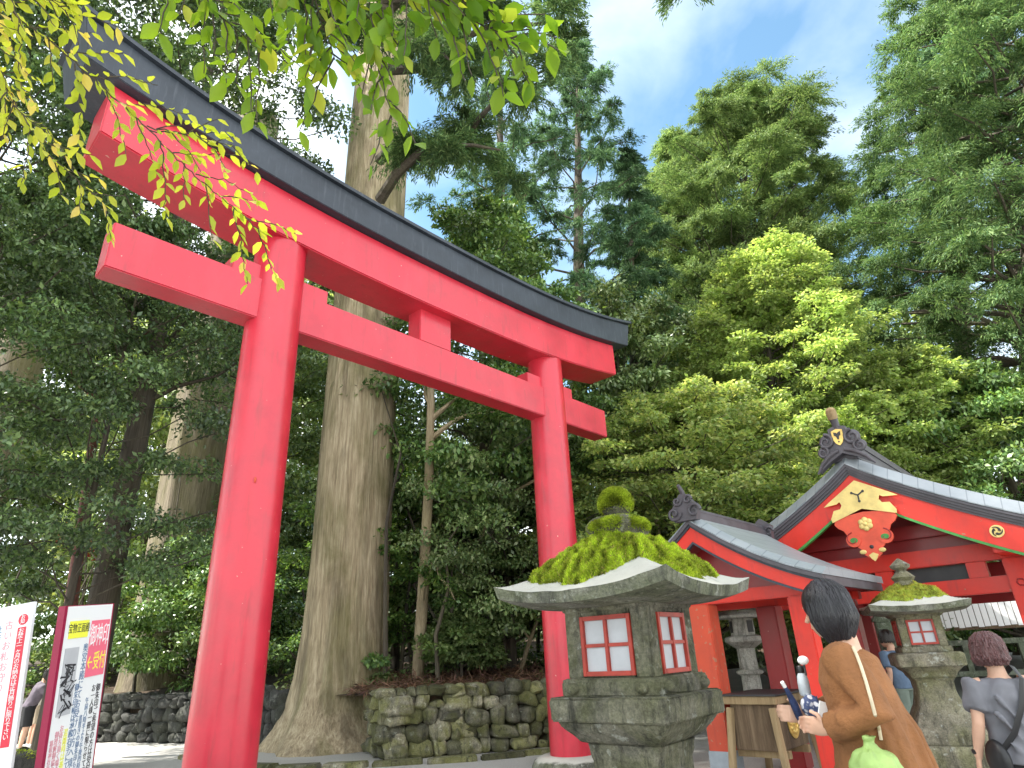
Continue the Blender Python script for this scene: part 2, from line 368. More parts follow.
def cluster_leaves(cen, rad, n_per, style, pal, size):
    """returns arrays for clusters: centres (K,3), radii (K,3)"""
    K = len(cen); k = np.repeat(np.arange(K), n_per); n = len(k)
    tint = (1+.22*rng.standard_normal((K, 1))).clip(.6, 1.5)
    if style == 'needle':
        # drooping flat fronds radiating from each cluster centre
        nb = 14; fr = rng.integers(0, nb, n); fa = rng.random((K, nb))*2*np.pi; fe = rng.uniform(-.1, .9, (K, nb)); fl = rng.uniform(.55, 1.15, (K, nb))
        a = fa[k, fr]; e = fe[k, fr]; t = rng.random(n)**.7; l = t*fl[k, fr]
        d = np.stack([np.cos(a)*np.cos(e), np.sin(a)*np.cos(e), np.sin(e)], 1)
        P = cen[k]+rad[k]*d*l[:, None]; P[:, 2] -= (l**2)*rad[k, 2]*.75
        P += rng.standard_normal((n, 3))*rad[k]*.085
        AX = d.copy(); AX[:, 2] -= 1.1*l; AX += rng.standard_normal((n, 3))*.45
        NO = np.array([0, 0, 1.])+rng.standard_normal((n, 3))*.55+d*.4
        Ln = size*rng.uniform(.7, 1.4, n); Wd = Ln*.22
    elif style == 'flat':
        a = rng.random(n)*2*np.pi; r = np.sqrt(rng.random(n)); P = cen[k].copy()
        P[:, 0] += rad[k, 0]*r*np.cos(a); P[:, 1] += rad[k, 1]*r*np.sin(a)
        a0 = rng.random(K)*6.28; tl = rng.uniform(-.25, .25, K); P[:, 2] += rad[k, 2]*(rng.standard_normal(n)*.38-.6*r*r)+rad[k, 0]*r*tl[k]*np.cos(a-a0[k]); lob = .72+.28*np.sin(a*3+a0[k]); P[:, :2] = cen[k][:, :2]+(P[:, :2]-cen[k][:, :2])*lob[:, None]
        AX = np.stack([np.cos(a), np.sin(a), rng.uniform(-.6, .15, n)], 1)+rng.standard_normal((n, 3))*.5
        NO = np.array([0, 0, 1.])+rng.standard_normal((n, 3))*.4
        Ln = size*rng.uniform(.6, 1.3, n); Wd = Ln*.62
    else:
        d = nrm(rng.standard_normal((n, 3))); d[:, 2] = np.abs(d[:, 2])*.9-.28*(rng.random(n) < .45); r = rng.random(n)**.38
        lump = 1+.18*np.sin(d[:, 0]*5+k*1.7)*np.sin(d[:, 1]*6+k)
        P = cen[k]+rad[k]*d*(r*lump)[:, None]
        AX = rng.standard_normal((n, 3)); AX[:, 2] -= .6; AX += d*.7
        NO = d*.7+np.array([0, 0, .9])+rng.standard_normal((n, 3))*.55
        Ln = size*rng.uniform(.6, 1.35, n); Wd = Ln*.5
    C = palette(pal, n)*tint[k]
    return P, AX, NO, Ln, Wd, C

def trunk_mesh(mb, pts, rad, n=14, flare=0, ridge=0, seed=0):
    """tapered, fluted trunk; pts/rad at stations"""
    pts = [Vector(p) for p in pts]; rs = []; K = len(pts)
    fine = []
    for i in range(K-1):
        m = max(2, int((pts[i+1]-pts[i]).length/.35) if ridge else 3)
        for j in range(m): fine.append((i, j/m))
    fine.append((K-2, 1.0))
    for (i, t) in fine:
        p = pts[i].lerp(pts[i+1], t); r = rad[i]*(1-t)+rad[i+1]*t
        ring = []
        for k in range(n):
            a = 2*math.pi*k/n; rr = r
            if ridge:
                h = p.z-pts[0].z; root = math.exp(-max(h, 0)/.9)
                rr *= 1+ridge*(noise.noise(Vector((math.cos(a)*3.2+seed, math.sin(a)*3.2, h*.13)))+.5*noise.noise(Vector((math.cos(a)*9+seed, math.sin(a)*9, h*.25))))
                rr *= 1+flare*root*(.55+.45*math.cos(a*5+seed)+.35*math.cos(a*3+1.3*seed))
            ring.append((p.x+rr*math.cos(a), p.y+rr*math.sin(a), p.z))
        rs.append(ring)
    mb.rings(rs); return mb

def limb(mb, a, b, r0, r1, sag=.1, wob=.08, n=6, seg=5):
    a = Vector(a); b = Vector(b); d = b-a; L_ = d.length; pts = []; rr = []
    for i in range(seg+1):
        t = i/seg; p = a.lerp(b, t); p.z += sag*L_*math.sin(math.pi*t)
        if 0 < i < seg: p += Vector([random.uniform(-1, 1)*wob*L_*.5 for _ in range(3)])
        pts.append(p); rr.append(r0*(1-t)+r1*t)
    mb.tube(pts, rr, n); return pts

GR = 2.39996
def tree(name, label, cat, base, H, prof, nb, style, pal, size, nper, crad, r0=.3, group=None, bk='twig', lean=(0, 0), mt=None, seed=1, r1=.3, npl=2, zlo=.25, up=.25, densez=1.0):
    """prof: list of (height fraction, crown radius)"""
    global rng; rng = np.random.default_rng(seed); random.seed(seed)
    t = thing(name, label, cat, base, 0, group)
    mb = MB(); st = [(lean[0]*q, lean[1]*q, H*q) for q in (0, .15, .35, .55, .75, .9, 1)]
    trunk_mesh(mb, st, [r0*1.25, r0, r0*.85, r0*.65, r0*.42, r0*.22, r0*.06], 10)
    cen = []; rad = []
    pz = [p[0] for p in prof]; pr = [p[1] for p in prof]
    for i in range(nb):
        q = zlo+(1-zlo)*((i+.5)/nb)**densez; a = i*GR+random.uniform(-.3, .3); Rr = float(np.interp(q, pz, pr))*random.uniform(.8, 1.1)
        tx, ty = lean[0]*q, lean[1]*q
        tip = Vector((tx+Rr*math.cos(a), ty+Rr*math.sin(a), H*q+up*Rr*random.uniform(-.4, 1)))
        st0 = Vector((tx*.95, ty*.95, max(H*q-Rr*.25, H*zlo*.6)))
        limb(mb, st0, tip, max(.012, r0*.3*(1.1-q)), .012, .05, .1, 5, 4)
        for j in range(npl):
            f_ = 1-.42*j/max(npl-1, 1)*random.uniform(.8, 1.2) if npl > 1 else .9
            c = st0.lerp(tip, f_)+Vector((random.uniform(-.25, .25), random.uniform(-.25, .25), random.uniform(-.15, .2)))*crad
            cen.append(c); s = crad*random.uniform(.7, 1.25)*(1-.35*q*(style != 'flat')); rad.append((s, s, s*{'needle': .62, 'flat': .24}.get(style, .62)))
    cen.append((lean[0], lean[1], H*.985)); rad.append((crad*.5,)*3)
    mb.build('trunk', M[bk], t, smooth=True)
    arr = cluster_leaves(np.array([tuple(c) for c in cen]), np.array(rad), nper, style, pal, size)
    leaves('crown', *arr, M[mt or {'needle': 'needle', 'broad': 'gloss', 'flat': 'leaf'}[style]], t)
    return t
def tree_at(name, label, cat, top, depth, foot=None, **k):
    """tree whose tip stands at the given place; a leaning one has its foot to one side"""
    p = at(top[0], top[1], depth=depth); gz = ground_z(p.x, p.y)
    if foot is not None:
        hd = math.hypot(p.x, p.y); r_ = ray(foot, 640); r_ = Vector((r_.x, r_.y)).normalized()*hd; gz = ground_z(r_.x, r_.y)
        return tree(name, label, cat, (r_.x, r_.y, gz-.1), p.z-gz, lean=(p.x-r_.x, p.y-r_.y), **k)
    return tree(name, label, cat, (p.x, p.y, gz-.1), p.z-gz, **k)

# ------------------------------------------------------------------ ground and banks
WALL = [Vector(p) for p in ((-40, 24), (-22, 19.5), (-14.5, 18), (-9.6, 16.9), (-7.0, 15.6), (-5.6, 14.2), (-4.3, 13.4), (-2.2, 11.5), (.3, 12.15), (2.2, 14.2), (6, 17.5), (14, 19), (40, 22))]
def wall_y(x):
    for a, b in zip(WALL[:-1], WALL[1:]):
        if a.x <= x <= b.x: return a.y+(b.y-a.y)*(x-a.x)/(b.x-a.x)
    return 22
def ground_z(x, y):
    d = y-wall_y(x)
    if d <= 0: return 0
    return .95+min(d, 60)*.07+.15*noise.noise(Vector((x*.4, y*.4, 0)))
mb = MB(); S_ = 900
mb.add([(-S_, -S_, 0), (S_, -S_, 0), (S_, S_, 0), (-S_, S_, 0)], [(0, 1, 2, 3)])
setp(mb.build('ground', M['gravel']), kind='structure')
mb = MB(); vs = []; fs = []; xs = list(np.linspace(-40, 40, 121)); ds = [0, .25, .6, 1, 1.6, 2.4, 3.5, 5, 7, 10, 14, 20, 30, 45, 70]
for x in xs:
    for d in ds:
        z = .9+d*.07+(.16*noise.noise(Vector((x*.9, d*.9, 0)))+.05*noise.noise(Vector((x*4, d*4, 0))))*min(1, d*2); vs.append((x, wall_y(x)+.12+d, z))
for i in range(len(xs)-1):
    for j in range(len(ds)-1):
        a = i*len(ds)+j; fs.append((a, a+len(ds), a+len(ds)+1, a+1))
mb.add(vs, fs); setp(mb.build('bank', M['soil'], smooth=True), kind='structure')

def stone_wall(name, label, path, h, mt, seed, sz=.42):
    random.seed(seed); t = thing(name, label, 'stone wall', (path[0][0], path[0][1], 0))
    o = Vector((path[0][0], path[0][1], 0)); mb = MB(); bk = MB()
    for (a, b) in zip(path[:-1], path[1:]):
        a = Vector((*a, 0)); b = Vector((*b, 0)); d = (b-a); Ls = d.length; d.normalize(); n = Vector((d.y, -d.x, 0))
        M4 = Matrix(((d.x, n.x, 0, a.x-o.x), (d.y, n.y, 0, a.y-o.y), (0, 0, 1, 0), (0, 0, 0, 1)))
        bk.box(0, Ls, -.5, -.12, -.05, h-.06, M4)
        z = 0
        while z < h-.05:
            rh = min(random.uniform(.17, .30), h-z+.03); s = -random.uniform(0, .3)
            while s < Ls:
                w = random.choice((random.uniform(.15, .28), random.uniform(.26, .52))); dep = random.uniform(.16, .26); tilt = random.uniform(-.22, .22)
                hh = rh*random.uniform(.9, 1.3)
                if random.random() < .12: hh *= .55
                sd_ = random.random()*99; vs = []; m_, n_ = 7, 12
                c = Vector((s+w/2, -.06, z+hh/2)); rs = []
                for j in range(m_+1):
                    th = math.pi*(j+.03)/(m_+.06); ring = []
                    for k in range(n_):
                        ph = 2*math.pi*k/n_; q = Vector((math.sin(th)*math.cos(ph), math.sin(th)*math.sin(ph), -math.cos(th)))
                        q = Vector([math.copysign(abs(v)**.6, v) for v in q])
                        q *= 1+.34*noise.noise(q*1.1+Vector((sd_, 0, 0)))+.10*noise.noise(q*5+Vector((sd_, 0, 0)))
                        v = Vector((q.x*w*.54, q.y*dep, q.z*hh*.54)); v.rotate(Matrix.Rotation(tilt, 3, 'Y')); ring.append(M4 @ (c+v))
                    rs.append(ring)
                mb.rings(rs); s += w*.97
            z += rh*.93
    bk.build('core', M['soil'], t); mb.build('face_stones', M[mt], t, smooth=True, angle=60)
    return t
stone_wall('stone_wall', 'dry stone retaining wall of mossy boulders at the foot of the giant cedar', [(-2.75, 12.6), (-2.2, 11.4), (-1.2, 11.62), (.45, 12.0), (2.2, 13.9)], .97, 'wallstone', 5)
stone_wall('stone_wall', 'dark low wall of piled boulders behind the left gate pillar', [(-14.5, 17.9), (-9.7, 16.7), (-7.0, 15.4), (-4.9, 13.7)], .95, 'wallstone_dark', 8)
# flat kerb stones along the foot of the near wall
mb = MB(); random.seed(3)
for i in range(9):
    a = Vector((-4.6+i*.62, 11.95-.06*i if i < 4 else 11.1+.14*(i-4), 0)); l = .5+.12*random.random()
kp = [(-6.2, 12.9), (-5, 11.6), (-3.8, 10.95), (-2.4, 10.75), (-.8, 10.95), (.6, 11.35), (1.6, 12.3)]
for (a, b) in zip(kp[:-1], kp[1:]):
    a = Vector((*a, 0)); b = Vector((*b, 0)); n_ = max(1, int((b-a).length/.55))
    for i in range(n_):
        p = a.lerp(b, (i+.04)/n_); q = a.lerp(b, (i+.96)/n_); jig = Vector((random.uniform(-.05, .05), random.uniform(-.05, .05), 0))
        mb.bar(p+jig+Vector((0, 0, .02)), q+jig+Vector((0, 0, .03)), random.uniform(.16, .26), .1)
setp(mb.build('kerb', M['wallstone'], bevel=.02), kind='structure')
# litter of fallen twigs and leaves on the bank
rng = np.random.default_rng(5); n = 9000
x = rng.uniform(-3.2, 3.2, n); d = rng.random(n)**1.4*3.0+.02; P = np.stack([x, [wall_y(a) for a in x]+d+.1, .93+d*.07+rng.random(n)*.10], 1)
C = np.array([.20, .11, .075])*rng.uniform(.35, 1.7, (n, 1))*np.array([1, 1, 1])+rng.uniform(0, .03, (n, 3))
o = leaves('fallen_leaves', P, np.stack([rng.standard_normal(n), rng.standard_normal(n), rng.standard_normal(n)*.35], 1), np.array([0, 0, 1.])+rng.standard_normal((n, 3))*.5, rng.uniform(.05, .32, n), rng.uniform(.008, .03, n), C, M['needle'])
setp(o, kind='stuff')

# ------------------------------------------------------------------ giant trunks
def big_trunk(name, label, base, r, H, lean, m, seed, flare=.35, n=56, roots=0.9, taper=.8):
    t = thing(name, label, 'tree', base); mb = MB()
    hs = [-.2, .1, .35, .7, 1.2, 2, 3.5, 6, 10, 15, H]
    fl = [1.75, 1.55, 1.36, 1.2, 1.1, 1.04, 1, .99, .98, .96, max(taper, .9)]
    trunk_mesh(mb, [(lean[0]*h/10, lean[1]*h/10, h) for h in hs], [r*(1+(f_-1)*roots) if f_ > 1 else r*f_ for f_ in fl], n, flare, .075, seed)
    mb.build('trunk', m, t, smooth=True, angle=80); return t
cb = at(322, 752, z=0)
cedar = big_trunk('cedar_tree', 'giant cedar with thick straight pale trunk rising behind the gate beams', cb+Vector((0, .9, 0)), .82, 24, (.16, 0), M['cedar'], 3, .22, 72)
lb = at(128, 735, z=0)
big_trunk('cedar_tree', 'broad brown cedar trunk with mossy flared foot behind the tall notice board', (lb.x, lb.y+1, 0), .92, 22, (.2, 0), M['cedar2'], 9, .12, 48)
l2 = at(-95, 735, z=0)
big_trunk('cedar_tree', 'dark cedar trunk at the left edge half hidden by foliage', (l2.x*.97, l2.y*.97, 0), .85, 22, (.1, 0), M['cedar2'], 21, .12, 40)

def crown_on(t, limbs, style, pal, size, nper, seed, mt, bk='twig', r=.1):
    """adds limbs (start, end, cluster radius, clusters) given in world space to thing t"""
    global rng; rng = np.random.default_rng(seed); random.seed(seed); o = t.location; mb = MB(); cen = []; rad = []
    for (a, b, cr_, k) in limbs:
        pts = limb(mb, Vector(a)-o, Vector(b)-o, r, .02, .02, .12, 7, 6)
        for i in range(k):
            q = pts[min(len(pts)-1, 2+int(i*4/max(k-1, 1)))]+Vector([random.uniform(-.6, .6)*cr_ for _ in range(3)])
            cen.append(tuple(q)); s = cr_*random.uniform(.65, 1.2); rad.append((s, s, s*.6))
    mb.build('limbs', M[bk], t, smooth=True)
    return leaves('crown', *cluster_leaves(np.array(cen), np.array(rad), nper, style, pal, size), M[mt], t)
crown_on(cedar, [(at(380, 200, depth=14.3), at(545, 70, depth=12.5), .75, 8), (at(380, 160, depth=14.3), at(500, 150, depth=12.6), .7, 5), (at(380, 70, depth=14.4), at(575, 20, depth=12.5), .7, 6),
                 (at(380, 35, depth=14.4), at(450, 60, depth=12.4), .7, 5), (at(380, 20, depth=14), at(300, -10, depth=13.4), .7, 6), (at(380, 0, depth=14.4), at(700, -30, depth=12), .6, 5), (at(380, 10, depth=14.4), at(470, -40, depth=14), .9, 7)],
         'needle', 'conifer', .10, 2300, 4, 'needle', r=.13)

# ------------------------------------------------------------------ trees beyond
CON = [(0, 1), (.2, 1), (.45, .85), (.7, .6), (.9, .3), (1, .05)]
tree_at('cypress_tree', 'tall rounded olive green cypress standing against the sky right of centre', 'tree', (742, 100), 34, foot=760, prof=[(0, 6), (.35, 6.2), (.55, 5.6), (.75, 5.0), (.9, 3.1), (1, .6)],
        nb=240, style='needle', pal='olive', size=.16, nper=1500, crad=1.55, r0=.45, seed=11, npl=2, zlo=.3, up=.3)
tree_at('cypress_tree', 'huge green cypress filling the upper right corner', 'tree', (1030, -190), 23, foot=1035, prof=[(0, 4), (.3, 5.0), (.6, 5.0), (.8, 3.9), (1, .4)],
        nb=230, style='needle', pal='conifer', size=.13, nper=1600, crad=1.35, r0=.5, seed=12, npl=2, zlo=.22, up=.1)
tree_at('cypress_tree', 'bluish conifer showing behind the huge cypress at the top right', 'tree', (955, -30), 33, foot=970, prof=[(0, 4), (.5, 4), (.8, 3), (1, .4)],
        nb=90, style='needle', pal='blue', size=.2, nper=600, crad=1.2, r0=.4, seed=13, npl=2, zlo=.5)
tree_at('conifer_tree', 'sparse dark conifer with thin bare trunk right of the giant cedar', 'tree', (500, 30), 24, foot=500, prof=[(0, 1.8), (.4, 2.6), (.7, 2.3), (.9, 1.4), (1, .2)],
        nb=46, style='needle', pal='blue', size=.13, nper=560, crad=.72, r0=.28, seed=14, npl=2, zlo=.38, bk='twig')
tree_at('conifer_tree', 'feathery blue green conifer whose tip rises into the blue sky', 'tree', (577, 40), 27, foot=580, prof=[(0, 2), (.4, 2.8), (.7, 2.4), (.85, 1.6), (1, .2)],
        nb=56, style='needle', pal='blue', size=.14, nper=680, crad=.8, r0=.3, seed=15, npl=2, zlo=.34)
tree_at('conifer_tree', 'shorter drooping blue green conifer left of the rounded cypress', 'tree', (628, 150), 25, foot=640, prof=[(0, 1.8), (.4, 2.1), (.7, 1.5), (1, .2)],
        nb=50, style='needle', pal='blue', size=.13, nper=850, crad=.75, r0=.22, seed=16, npl=2, zlo=.3)
tree_at('cypress_tree', 'olive cypress shoulder low between the blue conifer and the rounded cypress', 'tree', (672, 140), 38, foot=685, prof=[(0, 4), (.5, 3.6), (.8, 2.2), (1, .3)],
        nb=50, style='needle', pal='olive', size=.22, nper=800, crad=1.4, r0=.35, seed=17, npl=2, zlo=.4)
tree_at('maple_tree', 'large bright yellow green maple in layered sprays behind the shrine roof', 'tree', (762, 258), 19, foot=780, prof=[(0, 2.6), (.4, 3.4), (.7, 2.7), (1, 1.0)],
        nb=210, style='flat', pal='maple', size=.105, nper=430, crad=.62, r0=.16, seed=18, npl=2, zlo=.34, up=.1)
tree_at('maple_tree', 'smaller yellowish maple spreading left of the shrine roofs', 'tree', (680, 392), 14.5, foot=690, prof=[(0, 2.2), (.4, 3.0), (.75, 2.5), (1, .9)],
        nb=130, style='flat', pal='yellow', size=.095, nper=420, crad=.58, r0=.1, seed=19, npl=2, zlo=.32, up=0)
tree_at('maple_tree', 'low spray of lime green maple above the large shrine gable', 'tree', (890, 352), 17, foot=900, prof=[(0, 1.6), (.5, 2.0), (.8, 1.6), (1, .7)],
        nb=70, style='flat', pal='maple', size=.11, nper=380, crad=.58, r0=.1, seed=20, npl=2, zlo=.5, up=0)
tree_at('broadleaf_tree', 'dense mid green broadleaf tree behind the right shrine roof', 'tree', (975, 385), 17, prof=[(0, 3.3), (.5, 3.8), (.8, 3.0), (1, 1.0)],
        nb=70, style='broad', pal='mid', size=.13, nper=650, crad=.95, r0=.2, seed=22, npl=2, zlo=.2)
tree_at('broadleaf_tree', 'grey green broadleaf thicket tree just above the small shrine roof', 'tree', (745, 462), 15.5, prof=[(0, 2.2), (.5, 2.6), (.8, 2), (1, .7)],
        nb=44, style='broad', pal='pale', size=.11, nper=620, crad=.8, r0=.14, seed=23, npl=2, zlo=.2)
tree_at('broadleaf_tree', 'leafy green tree seen through the gap under the upper gate beam', 'tree', (478, 215), 18, prof=[(0, 2.2), (.5, 2.8), (.8, 2.2), (1, .8)],
        nb=60, style='broad', pal='mid', size=.13, nper=560, crad=.85, r0=.16, seed=24, npl=2, zlo=.25)
tree_at('broadleaf_tree', 'light green tree behind the right end of the gate beams', 'tree', (612, 315), 20, prof=[(0, 2.6), (.5, 3.0), (.8, 2.4), (1, .8)],
        nb=64, style='broad', pal='pale', size=.14, nper=560, crad=.95, r0=.16, seed=25, npl=2, zlo=.2)
tree_at('broadleaf_tree', 'green tree filling the gap beneath the lower gate beam', 'tree', (500, 395), 16, prof=[(0, 2.2), (.5, 2.5), (.8, 2.0), (1, .8)],
        nb=50, style='broad', pal='pale', size=.10, nper=600, crad=.75, r0=.12, seed=26, npl=2, zlo=.15)
tree_at('broadleaf_tree', 'dark glossy evergreen left of the gate pillar', 'tree', (150, 235), 13.5, prof=[(0, 1.6), (.45, 2.6), (.8, 2.0), (1, .7)],
        nb=48, style='broad', pal='dark', size=.09, nper=480, crad=.68, r0=.07, seed=27, npl=2, zlo=.28)
tree_at('broadleaf_tree', 'dark evergreen hanging over the far left trunk', 'tree', (20, 200), 11.5, prof=[(0, 1.5), (.45, 2.3), (.8, 1.9), (1, .6)],
        nb=40, style='broad', pal='dark', size=.09, nper=480, crad=.62, r0=.05, seed=28, npl=2, zlo=.32)
tree_at('broadleaf_tree', 'tall dark evergreen above the gate roof at the upper left', 'tree', (232, -40), 19, prof=[(0, 2.5), (.5, 3.4), (.8, 2.8), (1, 1)],
        nb=70, style='broad', pal='dark', size=.13, nper=460, crad=1.0, r0=.25, seed=29, npl=2, zlo=.35)
tree_at('broadleaf_tree', 'dark evergreen at the upper left corner behind the gate roof end', 'tree', (60, -30), 17, prof=[(0, 2.5), (.5, 3.0), (.8, 2.5), (1, .8)],
        nb=56, style='broad', pal='dark', size=.13, nper=440, crad=.95, r0=.22, seed=30, npl=2, zlo=.45)
tree_at('broadleaf_tree', 'sunlit yellow green tree glimpsed between gate pillar and giant cedar', 'tree', (285, 290), 27, prof=[(0, 2.5), (.5, 3.2), (.8, 2.5), (1, 1)],
        nb=60, style='broad', pal='olive', size=.2, nper=420, crad=1.15, r0=.2, seed=31, npl=2, zlo=.12)
tree_at('broadleaf_tree', 'sunlit green tree glimpsed between the left trunks', 'tree', (185, 330), 29, prof=[(0, 3), (.5, 3.4), (.8, 2.5), (1, 1)],
        nb=56, style='broad', pal='maple', size=.2, nper=400, crad=1.15, r0=.2, seed=32, npl=2, zlo=.12)
tree_at('broadleaf_tree', 'bluish green shrub tree hugging the ground behind the brown trunk', 'tree', (210, 540), 17.5, prof=[(0, 2.0), (.5, 2.3), (.8, 1.8), (1, .8)],
        nb=44, style='broad', pal='mid', size=.11, nper=520, crad=.7, r0=.1, seed=33, npl=2, zlo=.1)
tree_at('broadleaf_tree', 'dark shrubby tree low behind the giant cedar', 'tree', (400, 470), 16.5, prof=[(0, 1.8), (.5, 2.2), (.8, 1.8), (1, .8)],
        nb=44, style='flat', pal='mid', size=.10, nper=460, crad=.7, r0=.1, seed=34, npl=2, zlo=.1)
for (px_, py_, d_, top_, lab_, pl_, sd_) in ((462, 690, 11.9, 1.1, 'small pale green shrub on the bank just above the near stone wall', 'pale', 61), (505, 675, 13.2, 2.6, 'airy light green shrub in the shade left of the right gate pillar', 'pale', 62),
        (440, 680, 14.2, 3.6, 'loose pale leaved shrub behind the slim pale tree', 'pale', 63), (478, 670, 15.5, 5.0, 'tall airy sapling with layered light leaves in the centre shade', 'maple', 64), (610, 670, 13.5, 2.8, 'light green shrub between the right gate pillar and the small pavilion', 'pale', 65), (225, 690, 15.5, 2.2, 'blue green fern like shrub on the dark wall beside the gate pillar', 'pale', 66)):
    q_ = at(px_, py_, depth=d_); tree('shrub', lab_, 'shrub', (q_.x, q_.y, ground_z(q_.x, q_.y)), top_, [(0, .3*top_+.2), (.6, .34*top_+.25), (1, .2*top_)], 16+int(top_*7), 'flat', pl_, .085, 260, .34, r0=.02+.008*top_, seed=sd_, npl=2, zlo=.3, up=.1)
# slim young trees on the bank, each with its own sparse crown
def slim(label, pts, r, m, forks, pal, seed, size=.09, nper=140, crad=.42):
    global rng; rng = np.random.default_rng(seed); random.seed(seed)
    pts = [Vector(p) for p in pts]; o = pts[0].copy(); t = thing('young_tree', label, 'tree', o); mb = MB()
    k = len(pts); mb.tube([p-o for p in pts], [r*(1-.5*i/(k-1)) for i in range(k)], 10); cen = []
    for a, b in forks:
        q = limb(mb, Vector(a)-o, Vector(b)-o, r*.5, .012, .12, .1, 6, 5); cen += [q[-1], q[-2], q[3]]
    mb.build('trunk', M[m], t, smooth=True)
    if cen:
        c = np.array([tuple(x) for x in cen]); rad = np.array([(crad, crad, crad*.3)]*len(c))
        leaves('crown', *cluster_leaves(c, rad, nper, 'flat', pal, size), M['leaf'], t)
    return t
D1 = 12.9
slim('slim pale barked tree forking beside the giant cedar', [at(417, 690, depth=12.4), at(423, 590, depth=12.7), at(429, 480, depth=13.1), at(431, 400, depth=13.6), at(428, 330, depth=14)], .13, 'palebark',
     [(at(431, 420, depth=13.5), at(470, 395, depth=13.6)), (at(431, 415, depth=13.5), at(420, 372, depth=13.8)), (at(430, 440, depth=13.4), at(498, 412, depth=13)), (at(424, 560, depth=12.7), at(455, 600, depth=12)), (at(422, 600, depth=12.6), at(436, 560, depth=12.6))], 'mid', 41)
slim('thin slanting sapling left of the right gate pillar', [at(520, 672, depth=13), at(530, 640, depth=13), at(545, 600, depth=13.3), at(552, 560, depth=13.6)], .05, 'palebark', [(at(545, 600, depth=13.3), at(590, 560, depth=13)), (at(530, 640, depth=13), at(500, 600, depth=13))], 'mid', 42)
slim('dark straight thin tree in the shade between cedar and right pillar', [at(492, 690, depth=15), at(490, 560, depth=15.6), at(487, 430, depth=16.2)], .11, 'twig', [(at(489, 520, depth=15.7), at(465, 470, depth=15.5)), (at(489, 560, depth=15.7), at(540, 480, depth=14.5))], 'mid', 43)
slim('thin reddish trunk leaning right in front of the broad brown trunk', [at(66, 640, depth=12.5), at(80, 540, depth=12.9), at(92, 450, depth=13.3), at(104, 370, depth=13.8)], .13, 'redbark', [(at(98, 410, depth=13.5), at(60, 360, depth=13)), (at(104, 380, depth=13.7), at(150, 330, depth=13))], 'dark', 44)
slim('bent bare stem arching across behind the right pillar', [at(470, 560, depth=14), at(500, 500, depth=14), at(535, 480, depth=14), at(560, 470, depth=14)], .05, 'palebark', [], 'mid', 45)
slim('thin pale tree under the maple beside the small roof', [at(662, 560, depth=14), at(650, 470, depth=14.3), at(620, 440, depth=14.5)], .06, 'palebark', [(at(655, 500, depth=14.3), at(720, 450, depth=14))], 'maple', 46)

# unseen tall cedars, added left of the frame to shade gate and forecourt
for i, (x, y, lb_) in enumerate(((-15.5, 5.4, 'unseen cedar added for shade beyond the left edge nearest the gate'), (-14.5, 1.5, 'unseen cedar added for shade beyond the left edge level with the camera'), (-14.0, -4.0, 'unseen cedar added for shade beyond the left edge behind the camera'))):
    tree('added_shade_cedar', lb_, 'tree', (x, y, 0), 31, [(0, 4.5), (.35, 5.6), (.7, 4.8), (1, 1)], 80, 'needle', 'conifer', .34, (230, 75, 150)[i], 1.6, r0=.6, seed=90+i, npl=2, zlo=.3, bk='cedar2', group='unseen cedars added for shade')

# undergrowth: shrubs, ferns and seedlings that read as one mass
rng = np.random.default_rng(77); cen = []; rad = []
for i in range(420):
    x = rng.uniform(-22, 22); d = .6+rng.random()**1.3*15; y = wall_y(x)+d; s = rng.uniform(.35, .8)
    if -3.4 < x < 2.5 and d < 1.7: s *= .45
    hz = ground_z(x, y)+rng.random()**1.5*(1.0+.22*d); cen.append((x, y, hz)); rad.append((s, s, s*.55))
cen = np.array(cen); rad = np.array(rad); h = len(cen)//2
setp(leaves('undergrowth', *cluster_leaves(cen[:h], rad[:h], 520, 'broad', 'mid', .11), M['gloss']), kind='stuff')
setp(leaves('undergrowth', *cluster_leaves(cen[h:], rad[h:], 420, 'flat', 'pale', .10), M['leaf']), kind='stuff')
# thin stems and dead branches inside the wood
random.seed(9); mb = MB()
for i in range(150):
    x = random.uniform(-18, 12); y = wall_y(x)+random.uniform(.8, 13); z = ground_z(x, y); hh = random.uniform(1.5, 7)
    q = [(x+random.uniform(-.1, .1)*k+.18*k*random.uniform(-1, 1), y+random.uniform(-.1, .1)*k, z+hh*k/4) for k in range(5)]
    mb.tube(q, [.05, .042, .035, .025, .01], 5)
setp(mb.build('brush_stems', M['twig'], smooth=True), kind='stuff')
# distant wood
rng = np.random.default_rng(78); cen = []; rad = []
for i in range(1500):
    a = R(rng.uniform(-58, 58) if i < 900 else rng.uniform(-58, -12)); dd = rng.uniform(38, 52); x, y = dd*math.sin(a), dd*math.cos(a)
    px = math.degrees(a); top = (26 if px < -14 else 17) if px < -3 else (15 if px < 12 else 20)
    if px > 24: top = 18
    s = rng.uniform(1.3, 2.4); cen.append((x, y, 1.5+rng.random()**.8*top)); rad.append((s, s, s*.65))
setp(leaves('distant_wood', *cluster_leaves(np.array(cen), np.array(rad), 260, 'broad', 'pale', .36), M['leaf']), kind='stuff')

